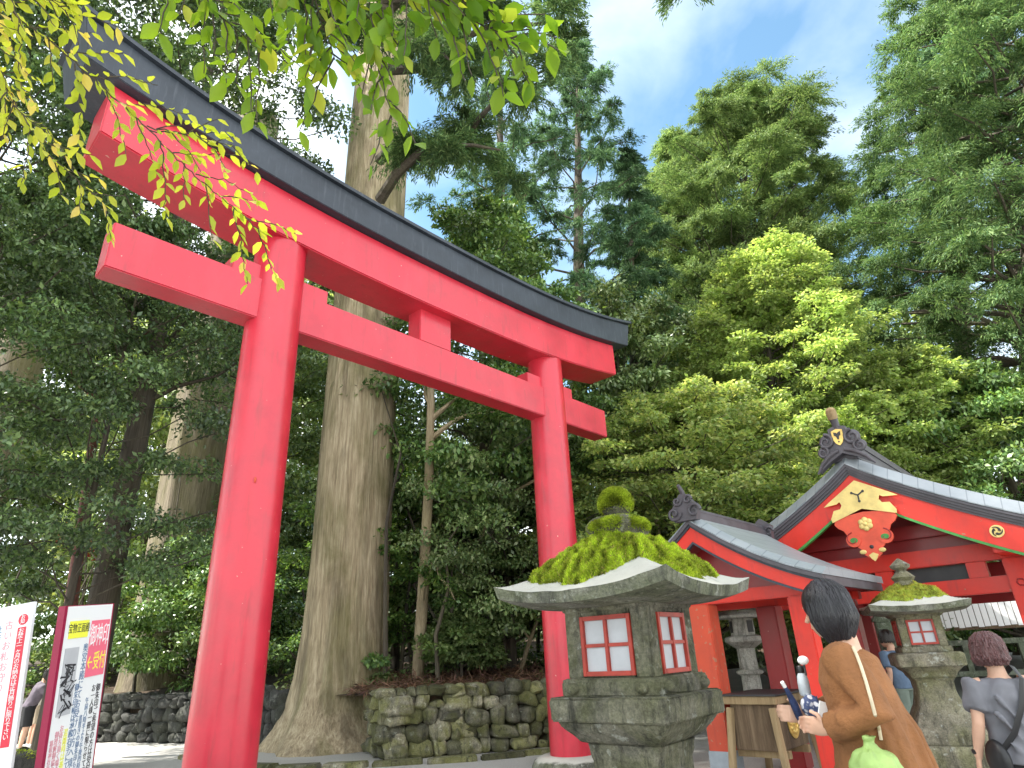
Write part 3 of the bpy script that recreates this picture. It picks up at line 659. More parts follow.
# ------------------------------------------------------------------ overhanging leafy branches close to the camera
def spray(label, twigs, size, seed, pal=None, spacing=.045, droop=.4, group=None, cat='branch'):
    """twigs: lists of world points; alternate leaves hang on both sides"""
    global rng; rng = np.random.default_rng(seed); random.seed(seed)
    o = Vector(twigs[0][0]); t = thing('leafy_branch', label, cat, o, 0, group); mb = MB(); P = []; A = []; Nn = []; Ls = []
    for tw in twigs:
        pts = [Vector(p)-o for p in tw]; fine = []
        for i in range(len(pts)-1):
            m = max(2, int((pts[i+1]-pts[i]).length/spacing))
            for j in range(m): fine.append(pts[i].lerp(pts[i+1], j/m)+Vector([random.uniform(-.006, .006) for _ in range(3)]))
        fine.append(pts[-1]); K = len(fine); r0 = .0022+.0016*(K*spacing)
        mb.tube(fine, [r0*(1-.75*i/K)+.0008 for i in range(K)], 5)
        for i in range(1, K):
            d = (fine[i]-fine[i-1]).normalized()
            side = d.cross(Vector((0, 0, 1))).normalized()*(1 if i % 2 else -1)
            ax = (side*.8+d*.65+Vector((0, 0, -droop))+Vector([random.uniform(-.3, .3) for _ in range(3)])).normalized()
            s0 = size*random.uniform(.6, 1.15)
            if random.random() < .1: continue
            P.append(fine[i]); A.append(ax); Nn.append(Vector((random.uniform(-.5, .5), random.uniform(-.5, .5), 1))); Ls.append(s0)
    mb.build('twig', M['twig'], t, smooth=True)
    n = len(P); a, b, c = [np.array(q) for q in pal]; u = rng.random((n, 1)); C = a+(b-a)*u; C = np.where(rng.random((n, 1)) < .12, c, C)
    Ls = np.array(Ls); leaves('foliage', np.array([tuple(p) for p in P]), np.array([tuple(p) for p in A]), np.array([tuple(p) for p in Nn]), Ls, Ls*rng.uniform(.46, .58, n), C, M['near'], t, shape=1)
    return t
def side_twigs(main, depth, n, ln, seed, dz=(-.35, .1), spread=1.0):
    """secondary twigs growing off a main pixel polyline"""
    random.seed(seed); out_ = [[at(x, y, depth=dd) for (x, y, dd) in main]]
    mp_ = out_[0]
    for i in range(n):
        f_ = (i+.7)/n*(len(mp_)-1); k = min(int(f_), len(mp_)-2); p = mp_[k].lerp(mp_[k+1], f_-k); d = (mp_[k+1]-mp_[k]).normalized()
        sd_ = cF.cross(d).normalized()*(1 if i % 2 else -1)*spread
        l = ln*random.uniform(.55, 1.15); v = (d*.9+sd_*random.uniform(.5, 1.1)+cF*random.uniform(-.35, .35)).normalized()
        q1 = p+v*l*.5; q2 = p+v*l+Vector((0, 0, random.uniform(*dz)*l)); out_.append([p, q1, q2])
    return out_
Y1 = ((.34, .44, .06), (.52, .56, .12), (.66, .58, .22)); G1 = ((.14, .27, .035), (.24, .37, .05), (.38, .44, .09)); G2 = ((.11, .23, .03), (.20, .33, .045), (.33, .42, .08))
spray('long thin branch of yellow green leaves crossing the left end of the gate', side_twigs([(-60, -50, 2.6), (5, 5, 2.7), (75, 62, 2.8), (146, 127, 2.9), (200, 180, 3.0), (262, 232, 3.1)], 0, 24, .28, 51), .072, 51, Y1, .024)
spray('yellow green twig spreading over the black gate roof', side_twigs([(146, 127, 2.9), (190, 136, 2.95), (235, 146, 3.0)], 0, 6, .16, 52), .070, 52, Y1, .034)
spray('drooping yellow green twig below the gate roof end at far left', side_twigs([(-40, 40, 2.8), (5, 85, 2.85), (45, 150, 2.9), (110, 210, 3.0)], 0, 14, .22, 53), .070, 53, Y1, .026)
spray('yellow green twig at the left edge beside the dark trunk', side_twigs([(-50, 0, 2.6), (-10, 40, 2.65), (15, 110, 2.7)], 0, 9, .2, 54), .072, 54, Y1, .026)
spray('yellow green leaves at the top left corner', side_twigs([(-30, -30, 2.5), (40, -5, 2.6), (75, 15, 2.7)], 0, 9, .18, 55), .07, 55, Y1, .026)
spray('bright green hanging branch left of top centre', side_twigs([(170, -60, 2.1), (215, 10, 2.15), (260, 50, 2.2)], 0, 16, .2, 56, (-.5, -.1)), .085, 56, G1, .034)
spray('bright green hanging branch above the giant cedar', side_twigs([(270, -60, 2.0), (315, 0, 2.05), (335, 60, 2.1)], 0, 20, .2, 57, (-.5, -.1)), .085, 57, G1, .034)
spray('green leaf spray dangling in front of the giant cedar trunk', side_twigs([(345, -60, 1.9), (370, 5, 1.95), (380, 70, 2.0), (392, 120, 2.0)], 0, 8, .13, 58, (-.7, -.3), .7), .075, 58, G2, .034)
spray('dense green leaf spray at top centre right of the cedar', side_twigs([(370, -70, 1.9), (420, -10, 1.95), (480, 25, 2.0), (515, 40, 2.0)], 0, 22, .18, 59, (-.6, -.2)), .085, 59, G2, .034)
spray('green leaf spray along the top edge left of the cedar', side_twigs([(215, -80, 2.0), (290, -25, 2.0), (380, -15, 2.0), (450, -30, 2.0)], 0, 26, .19, 60, (-.6, -.1)), .088, 60, G1, .034)

# ------------------------------------------------------------------ torii gate
random.seed(1)
AZ = 42.635
TOR = thing('torii_gate', 'huge vermilion shrine gate with black curved roof beam', 'shrine gate', (-2.714, 6.343, 0), R(90-AZ)); TW = 4.859
for x in (0, TW):
    mb = MB(); mb.lathe([(.305, .12), (.305, 1), (.302, 3), (.297, 4.6), (.29, 6.1)], 64, (x, 0)); mb.build('pillar', M['torii'], TOR, smooth=True)
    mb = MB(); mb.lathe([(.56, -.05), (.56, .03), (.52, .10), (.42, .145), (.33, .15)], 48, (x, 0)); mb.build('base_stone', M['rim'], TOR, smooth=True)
    mb = MB(); mb.lathe([(.33, 5.93), (.345, 5.95), (.345, 6.04)], 48, (x, 0))
def sweep(s0, s1, hy, zb, zt, n=28, e0=0, e1=0, yf=None):
    mb = MB(); rs = []
    for i in range(n+1):
        s = s0+(s1-s0)*i/n; a, b = zb(s), zt(s); k = 1 if i == n else (-1 if i == 0 else 0)
        ex = e1 if i == n else (e0 if i == 0 else 0)
        rs.append([(s, -hy, a), (s, hy, a), (s+ex, hy, b), (s+ex, -hy, b)])
    return mb.rings(rs)
cz = TW/2; cv = lambda s, r: r*abs((s-cz)/4.7)**2.7
zk = lambda s: 6.60+cv(s, .36)
sweep(-1.75, 6.32, .15, lambda s: 4.96, lambda s: 5.47, 2).build('tie_beam', M['torii'], TOR, bevel=.012)
sweep(-2.08, 6.62, .305, lambda s: 5.97+cv(s, .36), lambda s: zk(s)-.004).build('upper_beam', M['torii'], TOR, bevel=.014)
sweep(-2.34, 6.98, .42, zk, lambda s: zk(s)+.40+cv(s, .1), 28, -.12, .12).build('roof_beam', M['kasagi'], TOR, bevel=.008)
mb = MB(); rs = []
for i in range(29):
    s = -2.50+(9.64)*i/28; z = 7.0+cv(s, .46)
    rs.append([(s, -.47, z), (s, .47, z), (s, .47, z+.05), (s, 0, z+.16), (s, -.47, z+.05)])
mb.rings(rs).build('roof_cap', M['kasagi'], TOR)
MB().box(2.03, 2.60, -.135, .135, 5.472, 5.985).build('strut', M['torii'], TOR, bevel=.01)
for a, b in ((-.58, -.26), (.26, .60), (TW-.60, TW-.26), (TW+.26, TW+.56)):
    mb = MB(); mb.box(a, b, -.115, .115, 5.472, 5.66); mb.build('wedge', M['torii'], TOR, bevel=.008)
mb = MB(); mb.ell((-.12, -.292, 3.12), (.012, .012, .03)); mb.build('paint_scar', M['redworn'], TOR)

# ------------------------------------------------------------------ stone lanterns
def roof_z(u, v, r_, h, z0, lift, p=1.5):
    q = max(abs(u), abs(v))/r_; q = min(q, 1.0); e = (abs(u)*abs(v)/(r_*r_))**2.2
    return z0+h*(1-q)**p+lift*e
def lantern_roof(t, rh, z0, h, thick, lift, mt, mrim, n=36, p=1.5):
    mb = MB(); vs = []; fs = []
    g = [rh*(-1+2*i/n) for i in range(n+1)]
    for y in g:
        for x in g:
            vs.append((x, y, roof_z(x, y, rh, h, z0, lift, p)+.006*noise.noise(Vector((x*9, y*9, 1)))))
    for y in g:
        for x in g:
            e = (abs(x)*abs(y)/(rh*rh))**2.2; q = max(abs(x), abs(y))/rh; qq = min(1, max(0, (q-.62)/.38))
            vs.append((x*.97, y*.97, z0-thick+lift*e*.85-.02*(1-qq)))
    W_ = n+1; o2 = W_*W_
    for j in range(n):
        for i in range(n):
            a = j*W_+i; fs.append((a, a+1, a+W_+1, a+W_)); fs.append((o2+a, o2+a+W_, o2+a+W_+1, o2+a+1))
    for i in range(n):
        for (a, b) in ((i, i+1), (n*W_+i+1, n*W_+i), ((i+1)*W_, i*W_), (i*W_+n, (i+1)*W_+n)): fs.append((b, a, o2+a, o2+b))
    mb.add(vs, fs); return mb.build('roof', mt, t, smooth=True, angle=35)
def moss_pad(t, rh, z0, h, lift, cover, puff, seed, mt, p=1.5, n=80, blades=26000, bare=None, pal=None, name='moss'):
    global rng; rng = np.random.default_rng(seed); vs = []; fs = []; idx = {}; W_ = n+1; hh = {}
    g = [rh*.985*(-1+2*i/n) for i in range(n+1)]
    def th(x, y):
        q = math.hypot(x, y)/rh*.55+max(abs(x), abs(y))/rh*.5
        lim = cover+.16*noise.noise(Vector((x*5+seed, y*5, 0)))+.07*noise.noise(Vector((x*16+seed, y*16, 3)))
        if bare:
            dx, dy = x-bare[0], y-bare[1]; lim -= bare[2]*math.exp(-(dx*dx+dy*dy)/bare[3])
        d = (lim-q)/.22
        return puff*min(1, max(0, d))**.55*(1+.55*noise.noise(Vector((x*11, y*11, seed)))+.45*noise.noise(Vector((x*27, y*27, seed)))) if d > 0 else -1
    for j, y in enumerate(g):
        for i, x in enumerate(g):
            k = th(x, y); hh[(i, j)] = k; vs.append((x, y, roof_z(x, y, rh, h, z0, lift, p)+(k if k > 0 else -.012)))
    for j in range(n):
        for i in range(n):
            if max(hh[(i, j)], hh[(i+1, j)], hh[(i, j+1)], hh[(i+1, j+1)]) > 0:
                a = j*W_+i; fs.append((a, a+1, a+W_+1, a+W_))
    me = MB().add(vs, fs).mesh(name, smooth=True, angle=180); o = link(name, me, mt, t)
    V = np.array(vs); F = np.array(fs); f = F[rng.integers(0, len(F), blades)]; w = rng.dirichlet([1, 1, 1, 1], blades)[:, :, None]
    P = (V[f]*w).sum(1); A = np.array([0, 0, 1.])+rng.standard_normal((blades, 3))*.6; A[:, :2] += P[:, :2]/rh*.8
    a, b, c = [np.array(q) for q in pal]; u = rng.random((blades, 1)); cl = np.array([1.1*noise.noise(Vector((q[0]*27, q[1]*27, seed)))+.5*noise.noise(Vector((q[0]*9, q[1]*9, seed))) for q in P])[:, None]
    C = (a+(b-a)*u)*(1+1.1*cl).clip(.3, 1.7); C = np.where(rng.random((blades, 1)) < .06, c, C)  # tufts darken in the gaps between lumps: shade put into their colour
    bl = leaves('moss_tufts', P, A, rng.standard_normal((blades, 3)), rng.uniform(.008, .024, blades), rng.uniform(.003, .007, blades), C, M['leaf'], o)
    return o
def moss_ball(t, c, r, seed, blades, pal, name, low=-.2):
    global rng; rng = np.random.default_rng(seed)
    d = nrm(rng.standard_normal((blades, 3))); d = d[d[:, 2] > low+.25*rng.standard_normal(len(d))*.6]; n = len(d)
    P = np.array(c)+d*np.array(r); A = d+np.array([0, 0, .3])+rng.standard_normal((n, 3))*.5
    a, b, cc = [np.array(q) for q in pal]; u = rng.random((n, 1)); cl = np.array([noise.noise(Vector(tuple(q*18))) for q in P])[:, None]
    return leaves(name, P, A, rng.standard_normal((n, 3)), rng.uniform(.009, .022, n), rng.uniform(.003, .006, n), (a+(b-a)*u)*(1+.8*cl).clip(.4, 1.6), M['leaf'], t)
MOSS = ((.20, .29, .02), (.46, .55, .06), (.48, .40, .14))
MOSS2 = ((.24, .24, .04), (.46, .44, .09), (.5, .44, .24))

def fire_box(t, hb, z0, z1, wo, wz0, wz1, ms, mwin, pane, rot=0):
    """open stone fire box: four corner posts with a lattice window between each pair"""
    mb = MB(); c = hb-wo
    for sx in (-1, 1):
        for sy in (-1, 1):
            mb.box(*sorted((sx*hb, sx*wo)), *sorted((sy*hb, sy*wo)), z0, z1)
    for k in range(4):
        Mx = Matrix.Rotation(k*math.pi/2, 4, 'Z')
        mb.box(-wo+.002, wo-.002, -hb+.004, -hb+.06, z0, wz0, Mx); mb.box(-wo+.002, wo-.002, -hb+.004, -hb+.06, wz1, z1, Mx)
    mb.build('fire_box', ms, t, bevel=.006)
    for k in range(4):
        Mx = Matrix.Rotation(k*math.pi/2, 4, 'Z'); f_ = .022; y0, y1 = -hb-.008, -hb+.02
        w = MB()
        w.box(-wo, -wo+f_, y0, y1, wz0, wz1, Mx); w.box(wo-f_, wo, y0, y1, wz0, wz1, Mx)
        w.box(-wo+f_, wo-f_, y0, y1, wz0, wz0+f_, Mx); w.box(-wo+f_, wo-f_, y0, y1, wz1-f_, wz1, Mx)
        w.box(-f_*.45, f_*.45, y0+.003, y1, wz0+f_, wz1-f_, Mx)
        zc = wz0+(wz1-wz0)*.5; w.box(-wo+f_, -f_*.45, y0+.005, y1, zc-f_*.4, zc+f_*.4, Mx); w.box(f_*.45, wo-f_, y0+.005, y1, zc-f_*.4, zc+f_*.4, Mx)
        wn = w.build('window', mwin, t, bevel=.002)
        pn = MB(); pn.box(-wo+f_*.5, wo-f_*.5, -hb+.010, -hb+.014, wz0+f_*.5, wz1-f_*.5, Mx); pn.build('pane', pane, wn)

def stone_piece(t, name, prof, m, ch=.02, jit=.004, cuts=5):
    mb = MB(); mb.sqstack(prof, ch); me = mb.mesh(name)
    bm = bmesh.new(); bm.from_mesh(me)
    bmesh.ops.bevel(bm, geom=[e for e in bm.edges if e.calc_face_angle(0) > R(20)], offset=.008, segments=2, affect='EDGES')
    bmesh.ops.triangulate(bm, faces=bm.faces); bmesh.ops.subdivide_edges(bm, edges=[e for e in bm.edges if e.calc_length() > .07], cuts=3, use_grid_fill=True)
    for v in bm.verts: v.co += v.normal*jit*(noise.noise(v.co*13)+.7*noise.noise(v.co*37))*1.6
    bm.to_mesh(me); bm.free(); me.polygons.foreach_set('use_smooth', [True]*len(me.polygons)); me.set_sharp_from_angle(angle=R(50))
    return link(name, me, m, t)

# near lantern
LN = thing('stone_lantern', 'large stone lantern with thick bright moss on its roof and red lattice windows', 'stone lantern', (.574, 3.706, 0), R(-38.5))
s_ = M['stone']
stone_piece(LN, 'base', [(.42, 0), (.42, .16), (.36, .22), (.24, .26)], s_)
stone_piece(LN, 'shaft', [(.20, .25), (.185, .55), (.19, .90), (.205, .97), (.21, .985)], s_)
stone_piece(LN, 'corbel', [(.215, .984), (.235, .995), (.295, 1.055), (.31, 1.088)], s_)
stone_piece(LN, 'platform', [(.335, 1.086), (.34, 1.19), (.33, 1.198)], s_)
stone_piece(LN, 'sill_block', [(.285, 1.196), (.288, 1.268), (.275, 1.28)], s_)
fire_box(LN, .25, 1.278, 1.62, .152, 1.29, 1.578, s_, M['framered'], M['paper'])
mb = MB()
for k in range(4):
    Mx = Matrix.Rotation(k*math.pi/2, 4, 'Z')
    for x in (-.2, .2): MB().ell(Mx @ Vector((x, -.29, 1.235)), (.035, .035, .028)).build('carved_petal', s_, LN, smooth=True)
stone_piece(LN, 'lintel', [(.262, 1.60), (.27, 1.64), (.30, 1.655)], s_)
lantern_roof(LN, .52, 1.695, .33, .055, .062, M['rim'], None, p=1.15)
moss_pad(LN, .52, 1.695, .33, .062, .88, .066, 6, M['moss'], 1.15, bare=(.42, -.42, .62, .035), pal=MOSS, blades=120000)
stone_piece(LN, 'finial_collar', [(.12, 1.99), (.15, 2.06), (.12, 2.11), (.05, 2.13)], M['stone'])
moss_ball(LN, (0, 0, 2.055), (.175, .175, .06), 8, 18000, MOSS, 'collar_moss', -.3)
mb = MB(); mb.ell((0, 0, 2.19), (.088, .088, .085), 24, 16); fb = mb.build('finial', M['stone'], LN, smooth=True)
moss_ball(LN, (0, 0, 2.195), (.093, .093, .091), 9, 18000, MOSS, 'finial_moss', -.25)

# second lantern
p2 = at(938, 770, z=0); p2 = Vector((4.50, 7.85, 0))
L2 = thing('stone_lantern', 'pale stone lantern with curved shaft and yellow green moss beside the woman in grey', 'stone lantern', p2, R(-20))
s2 = M['stone2']
stone_piece(L2, 'step', [(.55, 0), (.55, .10)], s2); stone_piece(L2, 'base', [(.38, .10), (.38, .33), (.36, .35)], s2)
stone_piece(L2, 'shaft', [(.33, .35), (.34, .46), (.29, .56), (.215, .71), (.18, .86), (.185, .96), (.22, .99)], s2)
stone_piece(L2, 'corbel', [(.22, .99), (.23, 1.03), (.30, 1.10)], s2); stone_piece(L2, 'platform', [(.325, 1.10), (.33, 1.22), (.30, 1.24)], s2)
stone_piece(L2, 'sill_block', [(.25, 1.24), (.25, 1.30)], s2)
fire_box(L2, .22, 1.30, 1.63, .135, 1.32, 1.58, s2, M['framered'], M['paper'])
stone_piece(L2, 'lintel', [(.24, 1.61), (.28, 1.66)], s2)
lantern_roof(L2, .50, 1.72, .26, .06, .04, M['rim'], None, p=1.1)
moss_pad(L2, .50, 1.72, .26, .04, .80, .05, 16, M['moss'], 1.1, bare=(.5, .5, .4, .05), pal=MOSS2, blades=16000)
mb = MB(); mb.lathe([(.05, 1.9), (.14, 1.96), (.10, 2.01), (.13, 2.05), (.09, 2.09), (.05, 2.13), (.10, 2.16), (.11, 2.19), (.05, 2.24), (.01, 2.27)], 10); mb.build('finial', M['stone2'], L2, smooth=True, angle=25)
# third lantern, small and bright
p3 = at(745, 645, depth=9.9)
L3 = thing('stone_lantern', 'small bright tiered stone lantern standing between the red posts behind the wooden box', 'stone lantern', (p3.x, p3.y, 0), 0)
def hx(name, prof, n=6): mb = MB(); mb.lathe(prof, n); mb.build(name, M['stone3'], L3, bevel=.006)
hx('base', [(.42, 0), (.42, .2), (.3, .3), (.3, .55)]); hx('shaft', [(.17, .55), (.14, .7), (.14, .98), (.20, 1.0), (.20, 1.04), (.14, 1.06), (.135, 1.36)], 16)
hx('platform', [(.15, 1.36), (.30, 1.46), (.30, 1.52), (.2, 1.55)]); hx('fire_box', [(.19, 1.55), (.19, 1.80)])
hx('roof', [(.44, 1.80), (.46, 1.84), (.25, 1.93), (.12, 2.04), (.09, 2.06)]); hx('finial', [(.07, 2.06), (.11, 2.13), (.07, 2.22), (.01, 2.27)], 12)
for k in range(3):
    Mx = Matrix.Rotation(k*math.pi/3*2+R(30), 4, 'Z'); MB().box(-.06, .06, -.172, -.160, 1.59, 1.76, Mx).build('opening', M['iron'], L3)

# ------------------------------------------------------------------ shrine pavilions
RZ = R(-42)
def curve_roof(t, ztop, tl, tr, y0, y1, th, mt, name='roof', n=22):
    mb = MB(); ts = [tl+(tr-tl)*i/(2*n) for i in range(2*n+1)]; rs = []
    for (y, dz) in ((y0, -th+.015), (y0+.17, .03), (y1, .03)):
        rs.append([(x, y, ztop(x)+dz) for x in ts]+[(x, y, ztop(x)-th) for x in reversed(ts)])
    return mb.rings(rs).build(name, mt, t)
def strip(ztop, d0, d1, tl, tr, y0, y1, n=40, grow=0, grow0=0):
    mb = MB(); ts = [tl+(tr-tl)*i/n for i in range(n+1)]; rs = []
    for y in (y0, y1):
        rs.append([(x, y, ztop(x)-d0-grow0*abs(x)) for x in ts]+[(x, y, ztop(x)-d1-grow*abs(x)) for x in reversed(ts)])
    return mb.rings(rs)
def post(t, x, y, z0, z1, w, m, name='post'):
    return MB().box(x-w/2, x+w/2, y-w/2, y+w/2, z0, z1).build(name, m, t, bevel=.012)
def spiral(mb, c, r, turns, y, w, sgn=1, a0=0):
    pts = []; K = int(16*turns)
    for i in range(K+1):
        q = i/K; a = a0+sgn*2*math.pi*turns*q; rr = r*(1-.8*q); pts.append((c[0]+rr*math.cos(a), y, c[1]+rr*math.sin(a)))
    mb.tube(pts, [w*(1-.4*i/K) for i in range(K+1)], 8, up=(0, 1, 0))

# small pavilion (front), apex at local origin of its gable face
PS = thing('small_pavilion', 'smaller red pavilion with curved grey roof in front of the large gable', 'pavilion', (1.996, 7.556, 0), RZ)
zs = lambda x: 2.845-(.80*abs(x)-.175*x*x)
curve_roof(PS, zs, -1.38, 1.38, 0, 2.15, .05, M['roof'])
strip(zs, .054, .10, -1.37, 1.37, .004, .08).build('roof_edge', M['fascia'], PS)
strip(zs, .10, .13, -1.35, 1.35, .03, .1).build('edge_trim', M['kasagi'], PS)
strip(zs, .12, .30, -1.30, 1.30, .05, .10, grow=-.03).build('bargeboard', M['red'], PS, bevel=.004)
strip(zs, .30, .325, -1.24, 1.24, .045, .105, grow=-.03, grow0=-.03).build('barge_trim', M['kasagi'], PS)
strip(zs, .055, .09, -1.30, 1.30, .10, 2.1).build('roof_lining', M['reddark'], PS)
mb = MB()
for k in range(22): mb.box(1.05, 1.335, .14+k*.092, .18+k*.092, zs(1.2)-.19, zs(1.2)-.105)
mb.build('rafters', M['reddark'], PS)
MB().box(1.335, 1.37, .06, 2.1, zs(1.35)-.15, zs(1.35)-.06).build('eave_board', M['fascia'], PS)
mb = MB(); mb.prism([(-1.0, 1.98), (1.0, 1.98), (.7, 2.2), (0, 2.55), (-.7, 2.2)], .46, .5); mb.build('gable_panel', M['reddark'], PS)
for y in (.42, 1.9):
    MB().box(-.98, 1.15, y-.07, y+.07, 1.86, 1.995).build('beam', M['red'], PS, bevel=.008)
for x in (-.95, 1.02): MB().box(x-.06, x+.06, .49, 1.83, 1.87, 1.99).build('side_beam', M['red'], PS, bevel=.008)
post(PS, -.19, .42, .34, 1.86, .25, M['redworn'])
MB().box(-.325, -.055, .285, .555, 0, .36).build('post_shoe', M['lead'], PS, bevel=.006)
post(PS, -.95, .42, 0, 1.86, .22, M['red']); post(PS, .95, .42, 0, 1.86, .2, M['red']); post(PS, .0, 1.9, 0, 1.86, .26, M['reddark']); post(PS, .98, 1.9, 0, 1.86, .2, M['reddark'])
mb = MB(); mb.box(-.08, .08, .05, 2.2, 2.80, 2.875); mb.box(-.055, .055, .05, 2.2, 2.875, 2.905); mb.tube([(0, .0, 2.925), (0, 2.2, 2.925)], .04, 12); mb.build('ridge', M['fascia'], PS)
mb = MB(); mb.prism([(-.14, 2.78), (.14, 2.78), (.17, 2.92), (.09, 3.03), (.04, 3.1), (-.04, 3.1), (-.09, 3.03), (-.17, 2.92)], -.05, .05)
for sx in (-1, 1): spiral(mb, (sx*.13, 2.88), .085, 1.3, -.06, .022, sx); spiral(mb, (sx*.07, 3.02), .055, 1.2, -.06, .018, sx)
mb.tube([(0, 0, 3.05), (0, -.03, 3.13), (0, -.10, 3.2)], [.035, .03, .02], 8)
mb.build('ridge_end_tile', M['fascia'], PS, bevel=.004)
mb = MB(); mb.prism([(-.13, 2.76), (.13, 2.76), (.14, 2.95), (0, 3.06), (-.14, 2.95)], 2.16, 2.26); [spiral(mb, (sx*.11, 2.86), .07, 1.3, 2.14, .02, sx) for sx in (-1, 1)]
mb.build('ridge_end_tile', M['fascia'], PS, bevel=.004)

# large pavilion
PB = thing('shrine_pavilion', 'large red shrine pavilion with sweeping grey gable and gilded pendant', 'pavilion', (4.683-.02*math.cos(R(42)), 8.79+.02*math.sin(R(42)), 0), RZ)
zb = lambda x: 3.86-(.66*abs(x)-.058*x*x)-.05*abs(x)/(abs(x)+.3)
YB = 5.2
curve_roof(PB, zb, -2.9, 2.9, 0, YB, .15, M['roof'])
for i, (a, b, y) in enumerate(((.152, .19, .012), (.19, .23, .035), (.23, .265, .058), (.265, .30, .08))):
    strip(zb, a, b, -2.88, 2.88, y, .16).build('roof_edge', M['fascia'], PB)
strip(zb, .29, .60, -2.8, 2.8, .10, .16, grow=.02).build('bargeboard', M['red'], PB, bevel=.004)
strip(zb, .60, .635, -2.75, 2.75, .095, .165, grow=.02, grow0=.02).build('barge_trim', M['green'], PB)
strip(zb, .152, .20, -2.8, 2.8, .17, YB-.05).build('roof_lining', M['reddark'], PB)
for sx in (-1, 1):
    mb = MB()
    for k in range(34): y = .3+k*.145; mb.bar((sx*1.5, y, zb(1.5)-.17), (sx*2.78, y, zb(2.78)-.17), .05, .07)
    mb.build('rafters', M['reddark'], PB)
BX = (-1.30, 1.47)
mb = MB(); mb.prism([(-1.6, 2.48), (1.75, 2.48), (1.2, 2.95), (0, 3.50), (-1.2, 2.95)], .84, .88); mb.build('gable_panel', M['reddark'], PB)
def beam(x0, x1, y, z0, z1, w, m='red', name='beam'): return MB().box(x0, x1, y-w/2, y+w/2, z0, z1).build(name, M[m], PB, bevel=.01)
beam(-1.75, 2.3, .80, 1.87, 2.07, .16); beam(-1.75, 2.3, .80, 2.27, 2.49, .2); beam(-1.2, 1.3, .80, 2.66, 2.84, .18, 'reddark')
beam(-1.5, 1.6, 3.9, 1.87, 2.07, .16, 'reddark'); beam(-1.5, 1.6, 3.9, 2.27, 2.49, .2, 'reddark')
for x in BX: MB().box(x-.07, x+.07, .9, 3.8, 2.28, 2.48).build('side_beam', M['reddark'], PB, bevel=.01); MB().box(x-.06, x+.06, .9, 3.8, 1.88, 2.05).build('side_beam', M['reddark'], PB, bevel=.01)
for x in (-.62, -.05, 1.05): MB().box(x-.11, x+.11, .73, .87, 2.072, 2.268).build('strut', M['red'], PB, bevel=.006)
mb = MB(); mb.box(-.5, 1.0, .84, .86, 2.075, 2.265); mb.build('transom_panel', M['iron'], PB)
for x in BX:
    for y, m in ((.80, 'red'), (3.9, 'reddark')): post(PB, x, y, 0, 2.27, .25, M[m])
    MB().box(x-.2, x+.2, .62, .98, 2.49, 2.6).build('bracket', M['red'], PB, bevel=.01)
    MB().box(x-.12, x+.12, -.05+.2, .75, 2.30, 2.45).build('bracket_arm', M['red'], PB, bevel=.01)
    mb = MB()
    for k in range(6):
        a = k*math.pi/3; mb.tube([(x+.045*math.cos(a), .665, 1.97+.045*math.sin(a)), (x+.045*math.cos(a+1.05), .665, 1.97+.045*math.sin(a+1.05))], .008, 5)
    mb.build('nail_cover', M['reddark'], PB)
# ridge with stacked courses and a scrolled end tile
mb = MB(); mb.box(-.17, .17, .1, YB, 3.78, 3.93); mb.box(-.13, .13, .1, YB, 3.93, 4.03); mb.box(-.15, .15, .08, YB, 4.03, 4.07); mb.box(-.10, .10, .1, YB, 4.07, 4.15); mb.tube([(0, .08, 4.18), (0, YB, 4.18)], .085, 14)
mb.build('ridge', M['fascia'], PB)
mb = MB(); mb.prism([(-.42, 3.64), (-.30, 3.80), (-.27, 3.88), (-.30, 3.98), (-.2, 4.0), (-.14, 4.05), (-.14, 4.30), (-.05, 4.33), (.05, 4.33), (.14, 4.30), (.14, 4.05), (.2, 4.0), (.30, 3.98), (.27, 3.88), (.30, 3.80), (.42, 3.64), (.2, 3.78), (0, 3.88), (-.2, 3.78)], -.03, .09)
for sx in (-1, 1):
    mb.ell((sx*.2, 0, 4.1), (.13, .05, .13)); mb.ell((sx*.27, 0, 3.95), (.12, .05, .1)); spiral(mb, (sx*.21, 4.10), .125, 1.4, -.045, .03, sx, math.pi/2); spiral(mb, (sx*.29, 3.94), .10, 1.3, -.045, .026, sx, math.pi/2)
    mb.tube([(sx*.05, -.04, 3.93), (sx*.2, -.04, 3.87), (sx*.34, -.04, 3.76), (sx*.45, -.03, 3.62)], [.03, .035, .03, .015], 8)
S9 = lambda v: (v[0]*.86+.02, v[1], 3.70+(v[2]-3.70)*.90)
mb.v = [S9(v) for v in mb.v]; mb.build('ridge_end_tile', M['fascia'], PB, bevel=.006)
mb = MB(); mb.tube([(.02, .03, 4.2), (.02, -.0, 4.30), (.02, -.04, 4.38)], [.055, .05, .06], 14); mb.build('ridge_peg', M['fascia'], PB, smooth=True)
mb = MB(); mb.tube([(.02, -.04, 4.37), (.02, -.08, 4.48)], [.065, .075], 16); mb.ell((.02, -.085, 4.49), (.07, .05, .05)); mb.build('peg_cap', M['woodpale'], PB, smooth=True)
def plate(poly, y, th, m, t, name, par=None): mb = MB(); mb.prism(poly, y-th, y); return mb.build(name, m, par or t)
cr_ = plate([(-0.0548, 4.1950), (0.0200, 4.2175), (0.0948, 4.1950), (0.0948, 4.0780), (0.0640, 4.0060), (0.0200, 3.9700), (-0.0240, 4.0060), (-0.0548, 4.0780)], -.032, .014, M['gold'], PB, 'crest')
plate([(-0.0284, 4.1725), (0.0024, 4.1635), (0.0200, 4.1455), (0.0376, 4.1635), (0.0684, 4.1725), (0.0640, 4.1230), (0.0394, 4.1050), (0.0306, 4.0600), (0.0094, 4.0600), (0.0006, 4.1050), (-0.0240, 4.1230)], -.048, .006, M['iron'], PB, 'crest_mark', cr_)
